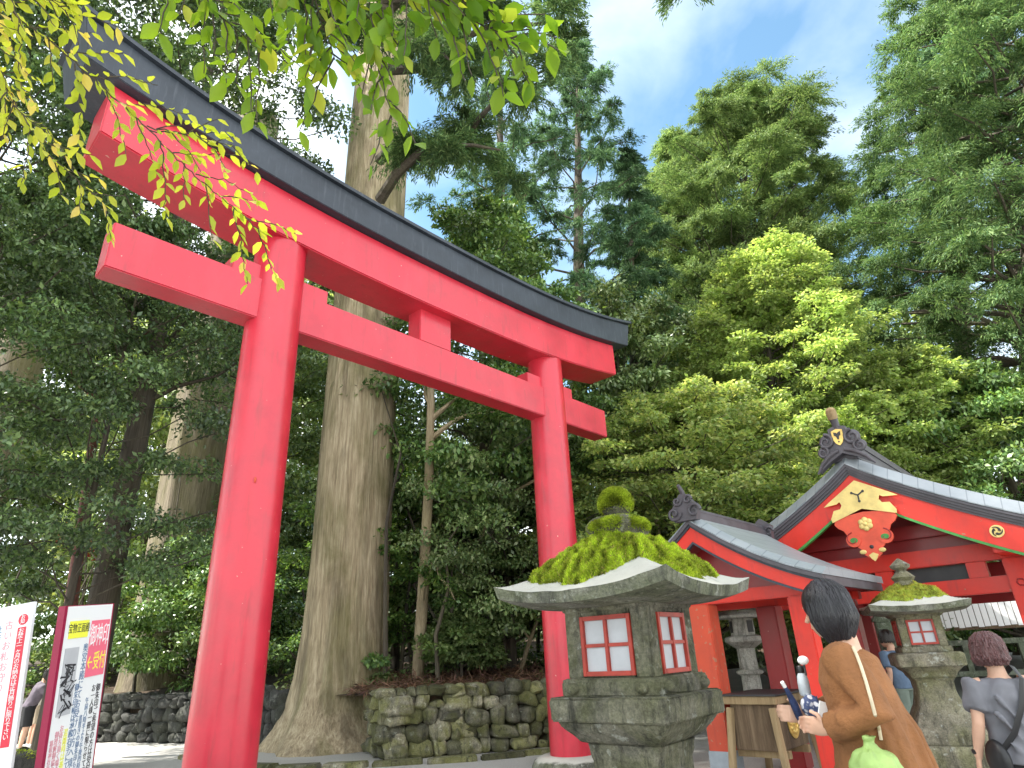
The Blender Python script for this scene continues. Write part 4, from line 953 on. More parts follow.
mb = MB(); mb.ell((.02, -.052, 4.024), (.012, .005, .012)); mb.build('crest_dot', M['iron'], cr_)
# pendant below the apex
G = Vector((.06, 0, 0))
def mir(pts): return [(x+.06, z) for x, z in pts]+[(-x+.06, z) for x, z in reversed(pts) if abs(x) > 1e-6]
gd_ = thing  # noqa
gy = .075
base_poly = mir([(0, 3.02), (.36, 2.98), (.40, 2.90), (.36, 2.84), (.30, 2.80), (.27, 2.74), (.22, 2.70), (.16, 2.66), (.17, 2.56), (.13, 2.52), (.10, 2.44), (.0, 2.36)])
pend = plate(base_poly, gy, .03, M['orange'], PB, 'pendant')
mb = MB()
for sx in (-1, 1): mb.lathe([(.10, 0), (.105, .02), (.09, .035)], 20)
for sx in (-1, 1):
    pm = MB(); pm.prism([(.06+sx*.20+.095*math.cos(a), 2.66+.095*math.sin(a)) for a in [2*math.pi*k/20 for k in range(20)]], gy-.042, gy-.005)
    pm.build('scroll_lobe', M['orange'], pend)
for sx in (-1, 1):
    gm = MB(); gm.prism([(.06+sx*.195+.05*math.cos(a), 2.655+.036*math.sin(a)) for a in [2*math.pi*k/14 for k in range(14)]], gy-.047, gy-.043); gm.build('green_inlay', M['green'], pend)
    gm = MB(); spiral(gm, (.06+sx*.20, 2.665), .098, .75, gy-.046, .008, -sx, math.pi/2); gm.build('scroll_line', M['reddark'], pend)
    gm = MB(); gm.ell((.06+sx*.12, gy-.035, 2.49), (.045, .012, .03)); gm.build('lobe_tip', M['goldpale'], pend)
gm = MB(); gm.prism([(.06+q[0], q[1]) for q in ((-.06, 2.44), (0, 2.47), (.06, 2.44), (.03, 2.385), (0, 2.355), (-.03, 2.385))], gy-.04, gy-.031); gm.build('tip_plate', M['goldpale'], pend)
gm = MB(); gm.ell((.06, gy-.034, 2.545), (.026, .01, .026)); gm.build('centre_hole', M['iron'], pend)
fl = MB()
for k in range(6):
    a = k*math.pi/3+.5; fl.ell((.06+.055*math.cos(a), gy-.045, 2.85+.055*math.sin(a)), (.042, .02, .042), 10, 6)
fl.ell((.06, gy-.06, 2.85), (.03, .02, .03), 10, 6); fl.build('flower_boss', M['goldpale'], pend, smooth=True)
gp = plate(mir([(0, 3.46), (.40, 3.215), (.48, 3.16), (.30, 3.175), (.26, 3.20), (.24, 3.15), (.27, 3.10), (.36, 3.09), (.42, 2.98), (.41, 2.93), (0, 3.06)]), gy-.034, .01, M['goldpale'], PB, 'gilt_plate', pend)
gm = MB()
for a in (90+120*k for k in range(3)):
    a = R(a+60); c, s = math.cos(a), math.sin(a); gm.bar((.06, gy-.048, 3.25), (.06+.085*c, gy-.048, 3.25+.085*s), .008, .018, up=(c, 0, s) if False else (-s, 0, c)); gm.ell((.06+.085*c, gy-.048, 3.25+.085*s), (.018, .006, .018))
gm.build('cutout_mark', M['iron'], gp)
# round crest on the bargeboard
tx, tz = 1.46, zb(1.46)-.44
mb = MB(); mb.prism([(tx+.075*math.cos(a), tz+.075*math.sin(a)) for a in [2*math.pi*k/24 for k in range(24)]], .082, .098); tc_ = mb.build('round_crest', M['goldpale'], PB)
mb = MB()
for k in range(3):
    a0 = k*2*math.pi/3; pts = []; rr = []
    for i in range(9):
        q = i/8; a = a0+q*2.3; r_ = .026+.034*q; pts.append((tx+r_*math.cos(a), .079, tz+r_*math.sin(a))); rr.append(.016*(1-.85*q)+.001)
    mb.tube(pts, rr, 6, up=(0, 1, 0))
mb.build('comma_marks', M['iron'], tc_)

# wooden box with gilded crest
pc = at(773, 697, z=.90)
BO = thing('offering_box', 'weathered wooden box with round gilded crest on splayed timber legs', 'wooden box', (pc.x, pc.y, 0), RZ)
mb = MB(); mb.box(-.50, -.02, .02, .78, .40, .83); mb.build('chest', M['wood'], BO, bevel=.006)
mb = MB(); mb.box(-.55, .03, -.03, .03, .83, .905); mb.box(-.55, .03, .77, .83, .83, .905); mb.box(-.55, -.49, .03, .77, .83, .9); mb.box(-.03, .03, .03, .77, .83, .9); mb.build('rim', M['woodpale'], BO, bevel=.005)
mb = MB(); mb.box(-.57, .05, -.05, .85, .907, .925); mb.build('lid', M['iron'], BO, bevel=.004)
for (x, y) in ((-.48, -.02), (-.02, -.02), (-.48, .80), (-.0, .80)):
    mb = MB(); sx = -.08 if x < -.3 else .07; mb.bar((x+sx, y-.06 if y < .4 else y+.05, 0), (x, y, .80), .075, .06, up=(1, 0, 0)); mb.build('leg', M['woodpale'], BO, bevel=.006)
MB().box(-.53, .02, .1, .16, .33, .40).build('stretcher', M['woodpale'], BO); MB().box(-.53, .02, .62, .68, .33, .40).build('stretcher', M['woodpale'], BO)
mb = MB()
Mx = Matrix(((0, 0, 1, -.018), (1, 0, 0, .42), (0, 1, 0, .63), (0, 0, 0, 1)))     # disc in the yz plane facing +x
def disc(mb, c, r, n=20, d=.012, ry=None):
    vs = [(Mx @ Vector((c[0]+r*math.cos(2*math.pi*k/n), c[1]+(ry or r)*math.sin(2*math.pi*k/n), 0))) for k in range(n)]
    mb.rings([vs, [v+Vector((d, 0, 0)) for v in vs]])
disc(mb, (0, 0), .14, 28, .012, .15); c_ = mb.build('crest', M['gold'], BO, bevel=.002)
mb = MB()
for k in range(12):
    a = 2*math.pi*k/12; p = Mx @ Vector((.085*math.cos(a), .09*math.sin(a), .014)); mb.ell(p, (.012, .026, .026), 8, 6)
mb.ell(Mx @ Vector((0, 0, .014)), (.014, .035, .035), 10, 6); mb.build('crest_relief', M['gold'], c_, smooth=True)

# notice boards, rail fence and stained post under the far eaves
q = at(985, 640, depth=11.6)
RF = thing('rail_fence', 'weathered pale rail fence running behind the woman in grey', 'fence', (q.x, q.y, 0), R(-12))
for z in (1.22, .7): MB().box(-1.9, 1.6, -.04, .04, z, z+.09).build('rail', M['postgreen'], RF, bevel=.006)
for k in range(8): MB().box(-1.8+k*.46, -1.70+k*.46, -.035, .035, 0, 1.30).build('post', M['postgreen'], RF, bevel=.006)
NB = thing('notice_board', 'long white board of narrow hanging slips behind the pale lantern', 'board', (q.x+.1, q.y+.6, 0), R(-12))
mb = MB(); mb.box(-1.5, 1.5, 0, .04, 1.48, 2.02); mb.build('backing', M['wood'], NB)
for k in range(26):
    MB().box(-1.46+k*.113, -1.46+k*.113+.098, -.012, -.002, 1.52+.01*(k % 3), 1.98).build('slip', M['white'], NB)
for x in (-1.45, 1.42): MB().box(x, x+.06, .041, .10, 0, 2.05).build('post', M['wood'], NB)
q = at(890, 650, depth=8.9)
t = thing('stone_post', 'green stained stone post left of the pale lantern', 'stone post', (q.x, q.y, 0), R(-20)); stone_piece(t, 'shaft', [(.11, 0), (.11, 1.62)], M['postgreen']); stone_piece(t, 'cap', [(.13, 1.62), (.13, 1.68), (.03, 1.74)], M['postgreen'])
q = at(908, 615, depth=7.6)

# mossy block at the bottom left, distant red banners
q = at(4, 757, depth=3.9)
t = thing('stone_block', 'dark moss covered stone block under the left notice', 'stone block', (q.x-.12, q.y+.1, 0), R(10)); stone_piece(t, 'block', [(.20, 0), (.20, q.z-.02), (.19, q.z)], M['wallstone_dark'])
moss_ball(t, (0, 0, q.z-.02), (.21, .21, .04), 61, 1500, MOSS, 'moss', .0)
for (px, py, d_, lab) in ((54, 535, 24, 'small red banner glimpsed through leaves left of the leaning trunk'), (183, 545, 23, 'small red banner glimpsed through leaves right of the brown trunk'), (88, 545, 24.5, 'narrow red banner glimpsed just right of the leaning trunk')):
    q = at(px, py, depth=d_); t = thing('banner', lab, 'banner', (q.x, q.y, ground_z(q.x, q.y)-.1), R(20)); zt = q.z-t.location.z
    mb = MB(); mb.tube([(0, 0, 0), (0, 0, zt+.7)], .02, 6); mb.build('pole', M['twig'], t)
    mb = MB(); mb.rings([[(.02+.1*i, .03*math.sin(i*1.7)-.004, z) for i in range(5)]+[(.02+.1*i, .03*math.sin(i*1.7)+.004, z) for i in range(4, -1, -1)] for z in (zt-.6, zt, zt+.6)]); mb.build('cloth', M['signred'], t)

# ------------------------------------------------------------------ notice boards with lettering
def text(parent, s, x, y, z, size, m, vertical=False, name='lettering', gap=1.05, sx=1.0, ext=.0006):
    items = list(s) if vertical else [s]
    cu = bpy.data.curves.new(name, 'FONT'); cu.body = '\n'.join(items); cu.size = size; cu.align_x = 'CENTER'; cu.align_y = 'TOP'; cu.space_line = gap if vertical else 1
    cu.extrude = ext; cu.resolution_u = 2; cu.materials.append(M[m])
    o = bpy.data.objects.new(name, cu); COL.objects.link(o); o.parent = parent
    dg = bpy.context.evaluated_depsgraph_get(); me = bpy.data.meshes.new_from_object(o.evaluated_get(dg)); bpy.data.objects.remove(o)
    me.transform(Matrix.Diagonal((sx, 1, 1, 1))); me.name = name; me.materials.clear(); o = link(name, me, M[m], parent)
    o.location = (x, y, z); o.rotation_euler = (R(90), 0, 0); return o
# tall notice, near left: top edge corners taken where the board stands
a = at(68, 604, depth=3.35); b = at(112, 610, depth=3.68); ln = Vector((b.x-a.x, b.y-a.y)).length; rz = math.atan2(b.y-a.y, b.x-a.x)
SG = thing('sign_board', 'tall white notice with pink and yellow headings in a dark red frame', 'sign', (a.x, a.y, 0), rz)
SG.rotation_euler = (0, R(-6), rz); SG.location += Vector((math.cos(rz), math.sin(rz), 0))*math.sin(R(6))*a.z
zt = (a.z+b.z)/2; hB = 1.22; w = ln
MB().box(0, w, 0, .018, zt-hB, zt).build('panel', M['white'], SG)
mb = MB(); mb.box(-.022, -.001, -.006, .03, zt-hB-.02, zt+.004); mb.box(-.001, w+.0, .0185, .03, zt-.03, zt+.004); mb.box(w+.001, w+.012, .001, .03, zt-hB-.02, zt+.004); mb.box(-.001, w+.0, .0185, .03, zt-hB-.02, zt-hB+.02); mb.build('frame', M['purple'], SG)
for x in (.05, w-.09): MB().box(x, x+.04, .031, .07, 0, zt-.1).build('leg', M['purple'], SG)
u = w/44.0
def rect(x0, x1, z0, z1, m, name, y=-.001, th=.002): return MB().box(x0, x1, y-th, y, z0, z1).build(name, M[m], SG)
hp = lambda v: zt-v*(hB/210)
yl = rect(w*.10, w*.50, hp(28), hp(13), 'signyellow', 'yellow_label'); text(yl, '宝物正面殿', w*.30, -.0035, hp(15.5), .052, 'inkblack', sx=.62)
pk = rect(w*.56, w*.97, hp(64), hp(14), 'signpink', 'pink_label')
text(pk, '御神印', w*.765, -.0035, hp(18), .125, 'signwhite', sx=.42); text(pk, '←受付', w*.765, -.0035, hp(43), .10, 'signyellow', sx=.5)
ph = rect(w*.08, w*.36, hp(92), hp(36), 'paper', 'photo_print'); 
mb = MB(); random.seed(4)
for k in range(26):
    x = w*(.22+.07*random.uniform(-1, 1)); z = hp(random.uniform(52, 88)); mb.tube([(x, -.0035, z), (x+random.uniform(-.04, .04), -.0035, z+random.uniform(-.04, .04)), (x+random.uniform(-.05, .05), -.0035, z+random.uniform(-.06, .03))], [(.006, .0012)]*3, 6)
mb.build('brush_writing', M['inkblack'], ph)
cols = [(.50, 34, '奥宮本殿にてお受けの方へ', 'inkblue', .050), (.43, 68, '御朱印帳は本殿右手にて', 'inkblue', .040), (.90, 72, '御朱印ご希望の方は受付にてお申し出下さい', 'inkblack', .043), (.80, 72, 'お一人様一冊に限らせて頂きますので御了承', 'inkblack', .040),
        (.69, 82, '午前八時半より午後四時まで受付致します', 'inkblue', .034), (.60, 96, '書置きの御朱印も御用意しております', 'inkblue', .034), (.33, 104, '混雑時は番号札', 'signyellow', .040), (.24, 100, 'お待ち頂く場合がございます', 'inkred', .034), (.16, 104, '御理解御協力の程お願い致します', 'inkred', .034), (.08, 110, '箱根神社社務所', 'inkred', .030), (.51, 130, '境内案内図は裏面', 'inkblue', .046)]
for (fx, v, s, m, sz) in cols:
    text(SG, s, w*fx, -.0015, hp(v), sz, m, True, gap=.92, sx=.8)
# left notice with red strip, partly outside the picture
a = at(-22, 607, depth=3.5); b = at(32.5, 610, depth=3.45); ln = Vector((b.x-a.x, b.y-a.y)).length; rz = math.atan2(b.y-a.y, b.x-a.x)
S2 = thing('sign_board', 'white notice at the left edge with vertical white letters on a red strip', 'sign', (a.x, a.y, 0), rz); S2.rotation_euler = (0, R(-6.5), rz); S2.location += Vector((math.cos(rz), math.sin(rz), 0))*math.sin(R(6.5))*a.z
zt2 = (a.z+b.z)/2; w2 = ln; h2 = .80
MB().box(0, w2, 0, .02, zt2-h2, zt2).build('panel', M['white'], S2, bevel=.002)
for x in (.05, w2-.09): MB().box(x, x+.04, .021, .06, 0, zt2-.1).build('leg', M['iron'], S2)
xs_ = w2*.86
mb = MB(); mb.prism([(xs_-.002+.028*math.cos(k*.3), zt2-.085+.028*math.sin(k*.3)) for k in range(21)], -.003, -.001); rc = mb.build('red_disc', M['signred'], S2); text(rc, 'お知', xs_-.002, -.0045, zt2-.060, .026, 'signwhite', True, gap=.9)
st = MB().box(xs_-.026, xs_+.022, -.003, -.001, zt2-.70, zt2-.125).build('red_strip', M['signred'], S2)
text(st, 'お焚上一ヶ月のお納めは正月飾りに限り下さい', xs_-.002, -.0045, zt2-.13, .030, 'signwhite', True, gap=.85, sx=1.15)
text(S2, '古いお札お守り', w2*.62, -.0015, zt2-.08, .05, 'inkred', True); text(S2, '社務所にてお受け致します', w2*.45, -.0015, zt2-.1, .04, 'inkblue', True)

# ------------------------------------------------------------------ people
SK = M['skin']
def ring_tube(mb, pts, rad, n=14, up=(0, 1, 0)): mb.tube(pts, rad, n, up=up)
def head(mb, c, s=1.0, R3=None):
    """skull, jaw, nose, ears around centre c; faces +y, R3 rotates it"""
    R3 = R3 or Matrix.Identity(3); c = Vector(c); q = lambda x, y, z: c+R3 @ Vector((x*s, y*s, z*s)); M3 = R3
    mb.ell(q(0, -.008, .02), (.074*s, .094*s, .095*s), 18, 12, M3); mb.ell(q(0, .022, -.045), (.056*s, .066*s, .07*s), 14, 10, M3)
    mb.ell(q(0, .048, -.088), (.026*s, .025*s, .022*s), 10, 8, M3)
    mb.tube([q(0, .082, .012), q(0, .100, -.018), q(0, .108, -.032)], [.008*s, .011*s, .013*s], 8)
    for sx in (-1, 1):
        mb.ell(q(sx*.076, -.005, -.012), (.010*s, .020*s, .032*s), 10, 8, M3); mb.ell(q(sx*.03, .074, .030), (.018*s, .014*s, .007*s), 8, 6, M3)
    mb.ell(q(0, .083, -.058), (.022*s, .012*s, .007*s), 8, 6, M3)
def hand(mb, w, d, side, s=1.0, curl=.6, palm=(0, 0, -1)):
    """palm and five separate bent fingers; w wrist, d direction, side = thumb side vector"""
    w = Vector(w); d = Vector(d).normalized(); sd = Vector(side); sd = (sd-d*sd.dot(d)).normalized(); nn = Vector(palm); nn = (nn-d*nn.dot(d)-sd*nn.dot(sd)).normalized()
    mb.tube([w, w+d*.045*s, w+d*.085*s], [(.022*s, .016*s), (.036*s, .015*s), (.038*s, .013*s)], 12, up=nn)
    for i, l in enumerate((.070, .080, .074, .058)):
        o = w+d*.08*s+sd*(.028-.0185*i)*s; a = o+(d*math.cos(curl*.4)+nn*math.sin(curl*.4))*l*.45*s; b = a+(d*math.cos(curl*1.3)+nn*math.sin(curl*1.3))*l*.32*s; e = b+(d*math.cos(curl*2.1)+nn*math.sin(curl*2.1))*l*.25*s
        mb.tube([o-d*.01*s, a, b, e], [.0088*s, .0082*s, .0076*s, .006*s], 8)
    o = w+d*.022*s+sd*.026*s; a = o+(sd*.7+d*.7+nn*.25).normalized()*.038*s; b = a+(sd*.25+d*.85+nn*.4).normalized()*.032*s
    mb.tube([o-sd*.012*s, a, b], [.012*s, .010*s, .0075*s], 8)
def body(J, s=1.0, name='person', parent=None, voxel=.007, headrot=None, arms=True):
    mb = MB()
    head(mb, J['head'], s, headrot)
    hc = Vector(J['head']); ring_tube(mb, [Vector(J['neck'])-Vector((0, 0, .04)), Vector(J['neck'])+Vector((0, 0, .03)), hc+Vector((0, -.02*s, -.06*s))], [.062*s, .052*s, .05*s])
    ring_tube(mb, [J['hip'], J['waist'], J['chest'], Vector(J['neck'])-Vector((0, 0, .03))], [(.155*s, .105*s), (.125*s, .09*s), (.165*s, .10*s), (.07*s, .06*s)], 18)
    for k in (0, 1):
        sh, el, wr, hd, ts, cu = J['arm'][k]
        ring_tube(mb, [Vector(sh)*.9+Vector(J['chest'])*.1, sh, Vector(sh).lerp(Vector(el), .5), el, Vector(el).lerp(Vector(wr), .35), wr], [.05*s, .052*s, .043*s, .037*s, .038*s, .025*s])
        hand(mb, wr, hd, ts, s, cu)
        th, kn, an, toe = J['leg'][k]
        ring_tube(mb, [th, Vector(th).lerp(Vector(kn), .5), kn, Vector(kn).lerp(Vector(an), .35), an], [.082*s, .07*s, .052*s, .055*s, .034*s])
        ring_tube(mb, [Vector(an)+Vector((0, -.02, -.03))*s, Vector(an).lerp(Vector(toe), .5), toe], [.035*s, .036*s, .028*s])
    return fuse(mb, 'body', SK, parent, voxel, 3)
def joints(H=1.6, lean=0, armL=None, armR=None, headz=0):
    s = H/1.6; f_ = lambda x, y, z: Vector((x*s, y*s, z*s))
    lz = lambda z: lean*max(0, z-.86)
    J = dict(head=f_(0, .015+lz(1.49)*1.1, 1.49+headz), neck=f_(0, -.01+lz(1.36), 1.365), chest=f_(0, lz(1.2), 1.2), waist=f_(0, lz(1.02), 1.02), hip=f_(0, 0, .88))
    dl = (f_(-.17, lz(1.3), 1.31), f_(-.22, lz(1.1)-.03, 1.05), f_(-.22, lz(1.1)+.03, .82), (0, .1, -1), (0, 1, 0), .5)
    dr = (f_(.17, lz(1.3), 1.31), f_(.22, lz(1.1)-.03, 1.05), f_(.22, lz(1.1)+.03, .82), (0, .1, -1), (0, 1, 0), .5)
    J['arm'] = (armL or dl, armR or dr)
    J['leg'] = tuple((f_(sx*.085, 0, .86), f_(sx*.095, .02, .46), f_(sx*.095, -.01, .085), f_(sx*.10, .14, .03)) for sx in (-1, 1)); J['s'] = s
    return J
def cloth_torso(mb, J, z0, s, ex=.02, flare=0, open_=None):
    pts = [Vector(J['hip'])*(1)+Vector((0, 0, z0)), J['hip'], J['waist'], J['chest'], Vector(J['chest']).lerp(Vector(J['neck']), .55), Vector(J['neck'])-Vector((0, 0, .045*s))]
    ring_tube(mb, pts, [(.165*s+ex+flare, .115*s+ex+flare), (.158*s+ex, .108*s+ex), (.145*s+ex, .10*s+ex), (.172*s+ex, .107*s+ex), (.128*s+ex, .085*s+ex), (.066*s+ex*.4, .06*s+ex*.4)], 22)
def sleeve(mb, J, k, s, ex=.018, to=1.0):
    sh, el, wr = [Vector(v) for v in J['arm'][k][:3]]
    if to <= .5: ring_tube(mb, [sh*.8+Vector(J['chest'])*.2+Vector((0, 0, -.02*s)), sh+Vector((0, 0, -.012*s)), sh.lerp(el, to*2)], [.052*s+ex, .056*s+ex, .056*s+ex])
    else: ring_tube(mb, [sh*.9+Vector(J['chest'])*.1, sh, sh.lerp(el, .5), el, el.lerp(wr, .5), el.lerp(wr, (to-.5)*2)], [.058*s+ex, .056*s+ex, .048*s+ex, .044*s+ex, .042*s+ex, .036*s+ex])
def trousers(J, s, m, t, to=1.0, ex=.012, name='trousers'):
    mb = MB(); ring_tube(mb, [Vector(J['waist'])-Vector((0, 0, .05)), J['hip'], Vector(J['hip'])-Vector((0, 0, .07))], [(.13*s+ex, .092*s+ex), (.158*s+ex, .108*s+ex), (.15*s+ex, .105*s+ex)], 20)
    for k in (0, 1):
        th, kn, an, toe = [Vector(v) for v in J['leg'][k]]
        if to > .5: ring_tube(mb, [th, th.lerp(kn, .5), kn, kn.lerp(an, (to-.5)*2)], [.086*s+ex, .074*s+ex, .058*s+ex, .048*s+ex])
        else: ring_tube(mb, [th, th.lerp(kn, .5), th.lerp(kn, to*2)], [.086*s+ex, .078*s+ex, .07*s+ex])
    return fuse(mb, name, m, t, .012, 3, .006)
def shoes(J, s, m, t):
    for k in (0, 1):
        an, toe = [Vector(v) for v in J['leg'][k][2:]]; mb = MB(); ring_tube(mb, [an+Vector((0, -.05, -.045))*s, an+Vector((0, 0, -.03))*s, an.lerp(toe, .6), toe+Vector((0, .03, 0))], [.036*s, .045*s, .042*s, .03*s]); fuse(mb, 'shoe', m, t, .009, 2)
def hairmat(name, c):
    def f(t, p, o):
        v = coord(t, (30, 30, 2.5)); n = nz(t, v, 3, 5, .7)
        t.links.new(ramp(t, n, [(.3, tuple(x*.5 for x in c)), (.7, tuple(x*1.5 for x in c))]), p.inputs['Base Color']); p.inputs['Roughness'].default_value = .36; bump(t, p, n, .5, .01)
    return mat(name, f)
hair_black = hairmat('black hair', (.014, .013, .017)); hair_plum = hairmat('plum brown hair', (.10, .042, .042)); hair_dark = hairmat('dark hair', (.02, .015, .012))

# woman in the brown coat: back to the camera, turned to the left, holding things at chest height
# bob hair: cap plus hanging strands
def bob(t, c, s, Rm, m, down=.13, seed=3, n=240, thick=.012, curl=.0):
    rr = random.Random(seed); mb = MB(); c = Vector(c); q = lambda v: c+Rm @ (Vector(v)*s)
    mb.ell(q((0, -.016, .034)), (.090*s, .106*s, .102*s), 26, 18, Rm)
    base = []
    for i in range(n):
        a = math.radians(rr.uniform(-205, 25)); e = rr.uniform(.05, 1.35); r0 = Vector((.086*math.cos(a)*math.cos(e), -.016+.103*math.sin(a)*math.cos(e), .034+.100*math.sin(e)))
        pts = []; x = Vector((math.cos(a), math.sin(a), 0))
        for k in range(6):
            f_ = k/5; z = r0.z-(r0.z+down+rr.uniform(-.012, .01))*f_; zz = (z-.034)/.1
            rad = math.sqrt(max(0, 1-min(1, max(zz, -.15))**2)); w = .95+.09*max(0, min(1, (.03-z)/.09))-(.42*max(0, (-z-.045)/.08))
            pts.append(q((.092*rad*w*x.x+curl*rr.uniform(-.01, .01), -.016+.108*rad*w*x.y+curl*rr.uniform(-.01, .01), z)))
        mb.tube(pts, [thick*s*.6]+[thick*s]*4+[thick*s*.45], 5)
    return mb.build('hair', m, t, smooth=True)
ph_ = at(840, 617, depth=2.95)
W1 = thing('person', 'person with black bob hair in a loose brown coat holding a bottle and folded umbrella', 'person', (ph_.x, ph_.y, 0), R(58))
W1.scale = (1.03, 1.03, 1.03)
J = joints(1.6, .03, armL=(Vector((-.165, .02, 1.30)), Vector((-.27, -.09, 1.10)), Vector((-.15, .12, 1.02)), (.5, .8, .15), (0, .1, 1), 1.0),
              armR=(Vector((.165, .02, 1.30)), Vector((.23, .03, 1.09)), Vector((.03, .23, 1.06)), (-.5, .8, .1), (0, .1, 1), 1.0))
hr = Matrix.Rotation(R(-22), 3, 'Z') @ Matrix.Rotation(R(-9), 3, 'X')
J['head'] += Vector((0, .02, 0)); body(J, 1.0, parent=W1, headrot=hr, voxel=.0055)
coat = plain('brown soft cord cloth', (.25, .105, .038), .9, .35, 4, .7, sheen=0, bscale=60)
mb = MB(); cloth_torso(mb, J, -.02, 1, .030, .02)
ring_tube(mb, [(.0, -.03, .60), (0, -.03, .78), (0, -.025, .95), (0, -.01, 1.12), (0, .01, 1.24)], [(.25, .21), (.235, .19), (.21, .165), (.195, .145), (.17, .12)], 28)
# long soft folds that fall from the shoulders
rr_ = random.Random(5)
for k in range(11):
    a_ = R(180+k*17+rr_.uniform(-6, 6)); c_, s_2 = math.cos(a_), math.sin(a_)
    ring_tube(mb, [(c_*.165, .005+s_2*.115, 1.22-.05*rr_.random()), (c_*.20, -.03+s_2*.155, 1.0), (c_*.232, -.03+s_2*.185, .80), (c_*.25, -.03+s_2*.205, .60)], [.010, .020, .026, .032], 8)
for (p0, p1, p2_) in (((-.20, -.02, 1.27), (-.27, -.03, 1.17), (-.30, -.10, 1.09)), ((-.24, -.10, 1.17), (-.29, -.05, 1.11), (-.25, .03, 1.06)), ((-.27, -.02, 1.05), (-.24, .06, 1.07), (-.18, .10, 1.09))):
    ring_tube(mb, [p0, p1, p2_], [.012, .018, .012], 8)
sleeve(mb, J, 0, 1, .020, .94); sleeve(mb, J, 1, 1, .020, .94)
for k in (0, 1):
    el, wr = [Vector(v) for v in J['arm'][k][1:3]]; ring_tube(mb, [el.lerp(wr, .80), el.lerp(wr, .93)], [.056, .062], 14)
coat_o = fuse(mb, 'coat', coat, W1, .009, 3, .009, 9)
trousers(J, 1, plain('dark brown trousers', (.035, .022, .02), .8), W1); shoes(J, 1, M['blackleather'], W1)
bob(W1, J['head'], 1.0, hr, hair_black, .130)
from mathutils.bvhtree import BVHTree
Wm = W1.matrix_basis.copy(); Wi = Wm.inverted()
bvh = BVHTree.FromObject(coat_o, bpy.context.evaluated_depsgraph_get())
def on_coat(px, py, off=.006):       # the strap lies on the cloth: find the coat's surface there
    o_ = Wi @ Vector((0, 0, CAM_H)); d_ = (Wi.to_3x3() @ ray(px, py)).normalized(); h = bvh.ray_cast(o_, d_)
    return (h[0]+h[1]*off) if h[0] is not None else None
strap = plain('cream strap', (.62, .52, .36), .8)
bgp = on_coat(878, 772, .03)
bgp = Wm @ bgp if bgp is not None else at(874, 768, depth=2.8)
BG = thing('shoulder_bag', 'bright lime green drawstring bag on a cream strap across the brown coat', 'bag', bgp)
pts = [on_coat(x, y) for x, y in ((852, 648), (856, 656), (861, 668), (866, 683), (871, 700), (875, 714), (879, 728), (882, 740))]; pts = [Wm @ p-bgp for p in pts if p is not None]
mb = MB(); mb.tube(pts, .007, 8); link('strap', mb.mesh('strap', smooth=True), strap, BG)
mb = MB(); mb.ell((0, 0, 0), (.10, .07, .085), 24, 16); mb.tube([(0, 0, .08), (0, 0, .10), (0, 0, .12)], [.035, .02, .03], 12)
fuse(mb, 'pouch', plain('lime green nylon', (.30, .44, .13), .55, .25), BG, .006, 2, .014, 16)
# things she holds, close to her hands
def hold(name, label, cat, px, py, d=2.93, rz=0): return thing(name, label, cat, at(px, py, depth=d), rz)
clear = plain('cloudy clear plastic', (.42, .46, .5), .15, .15, 12, 0)
bt = hold('bottle', 'small clear plastic bottle with a black neck held before the brown coat', 'bottle', 806, 696, 2.95)
mb = MB(); mb.lathe([(.020, 0), (.026, .01), (.026, .06), (.022, .085), (.014, .10)], 20); mb.build('bottle_body', clear, bt, smooth=True)
mb = MB(); mb.lathe([(.016, .098), (.018, .105), (.018, .125), (.014, .13)], 16); mb.build('neck_ring', M['blackleather'], bt, smooth=True)
fn = hold('hand_fan', 'small white round topped stick held above the bottle', 'hand fan', 804, 665, 2.96)
mb = MB(); mb.ell((0, 0, .02), (.026, .018, .020), 16, 10); mb.build('top', M['signwhite'], fn, smooth=True); mb = MB(); mb.tube([(0, 0, -.045), (0, 0, .01)], .005, 8); mb.build('stick', M['iron'], fn)
navy = plain('navy cloth', (.02, .035, .10), .6, .5, 40)
um = hold('umbrella', 'folded navy umbrella with pale tip held low in front of the wooden box', 'umbrella', 801, 722, 2.90); o_ = um.location
w_ = lambda px, py, d=2.9: at(px, py, depth=d)-o_
mb = MB(); mb.tube([w_(802, 724), w_(799, 716), w_(794, 704), w_(789, 694), w_(785, 687)], [.008, .017, .018, .012, .008], 12); mb.build('folded_canopy', navy, um, smooth=True)
mb = MB(); mb.tube([w_(785, 687), w_(782, 682)], .009, 10); mb.build('handle', M['signwhite'], um, smooth=True)
bk_ = hold('cloth_pouch', 'white and navy patterned pouch in the hands of the brown coated person', 'pouch', 812, 706, 2.90)
def f(t, p, o):
    v = coord(t); vo = N(t, 'ShaderNodeTexVoronoi'); vo.inputs['Scale'].default_value = 42; t.links.new(v, vo.inputs[0])
    t.links.new(ramp(t, vo.outputs[0], [(.4, (.62, .62, .66)), (.55, (.05, .07, .16))]), p.inputs['Base Color']); p.inputs['Roughness'].default_value = .7
mb = MB(); mb.ell((0, 0, 0), (.045, .035, .05), 16, 10); fuse(mb, 'pouch_body', mat('patterned cloth', f), bk_, .006, 1, .012, 22)
mb = MB(); mb.box(.01, .05, -.05, -.042, -.055, .03, Matrix.Rotation(R(20), 4, 'Y')); mb.build('paper_slip', M['signwhite'], bk_, bevel=.002)

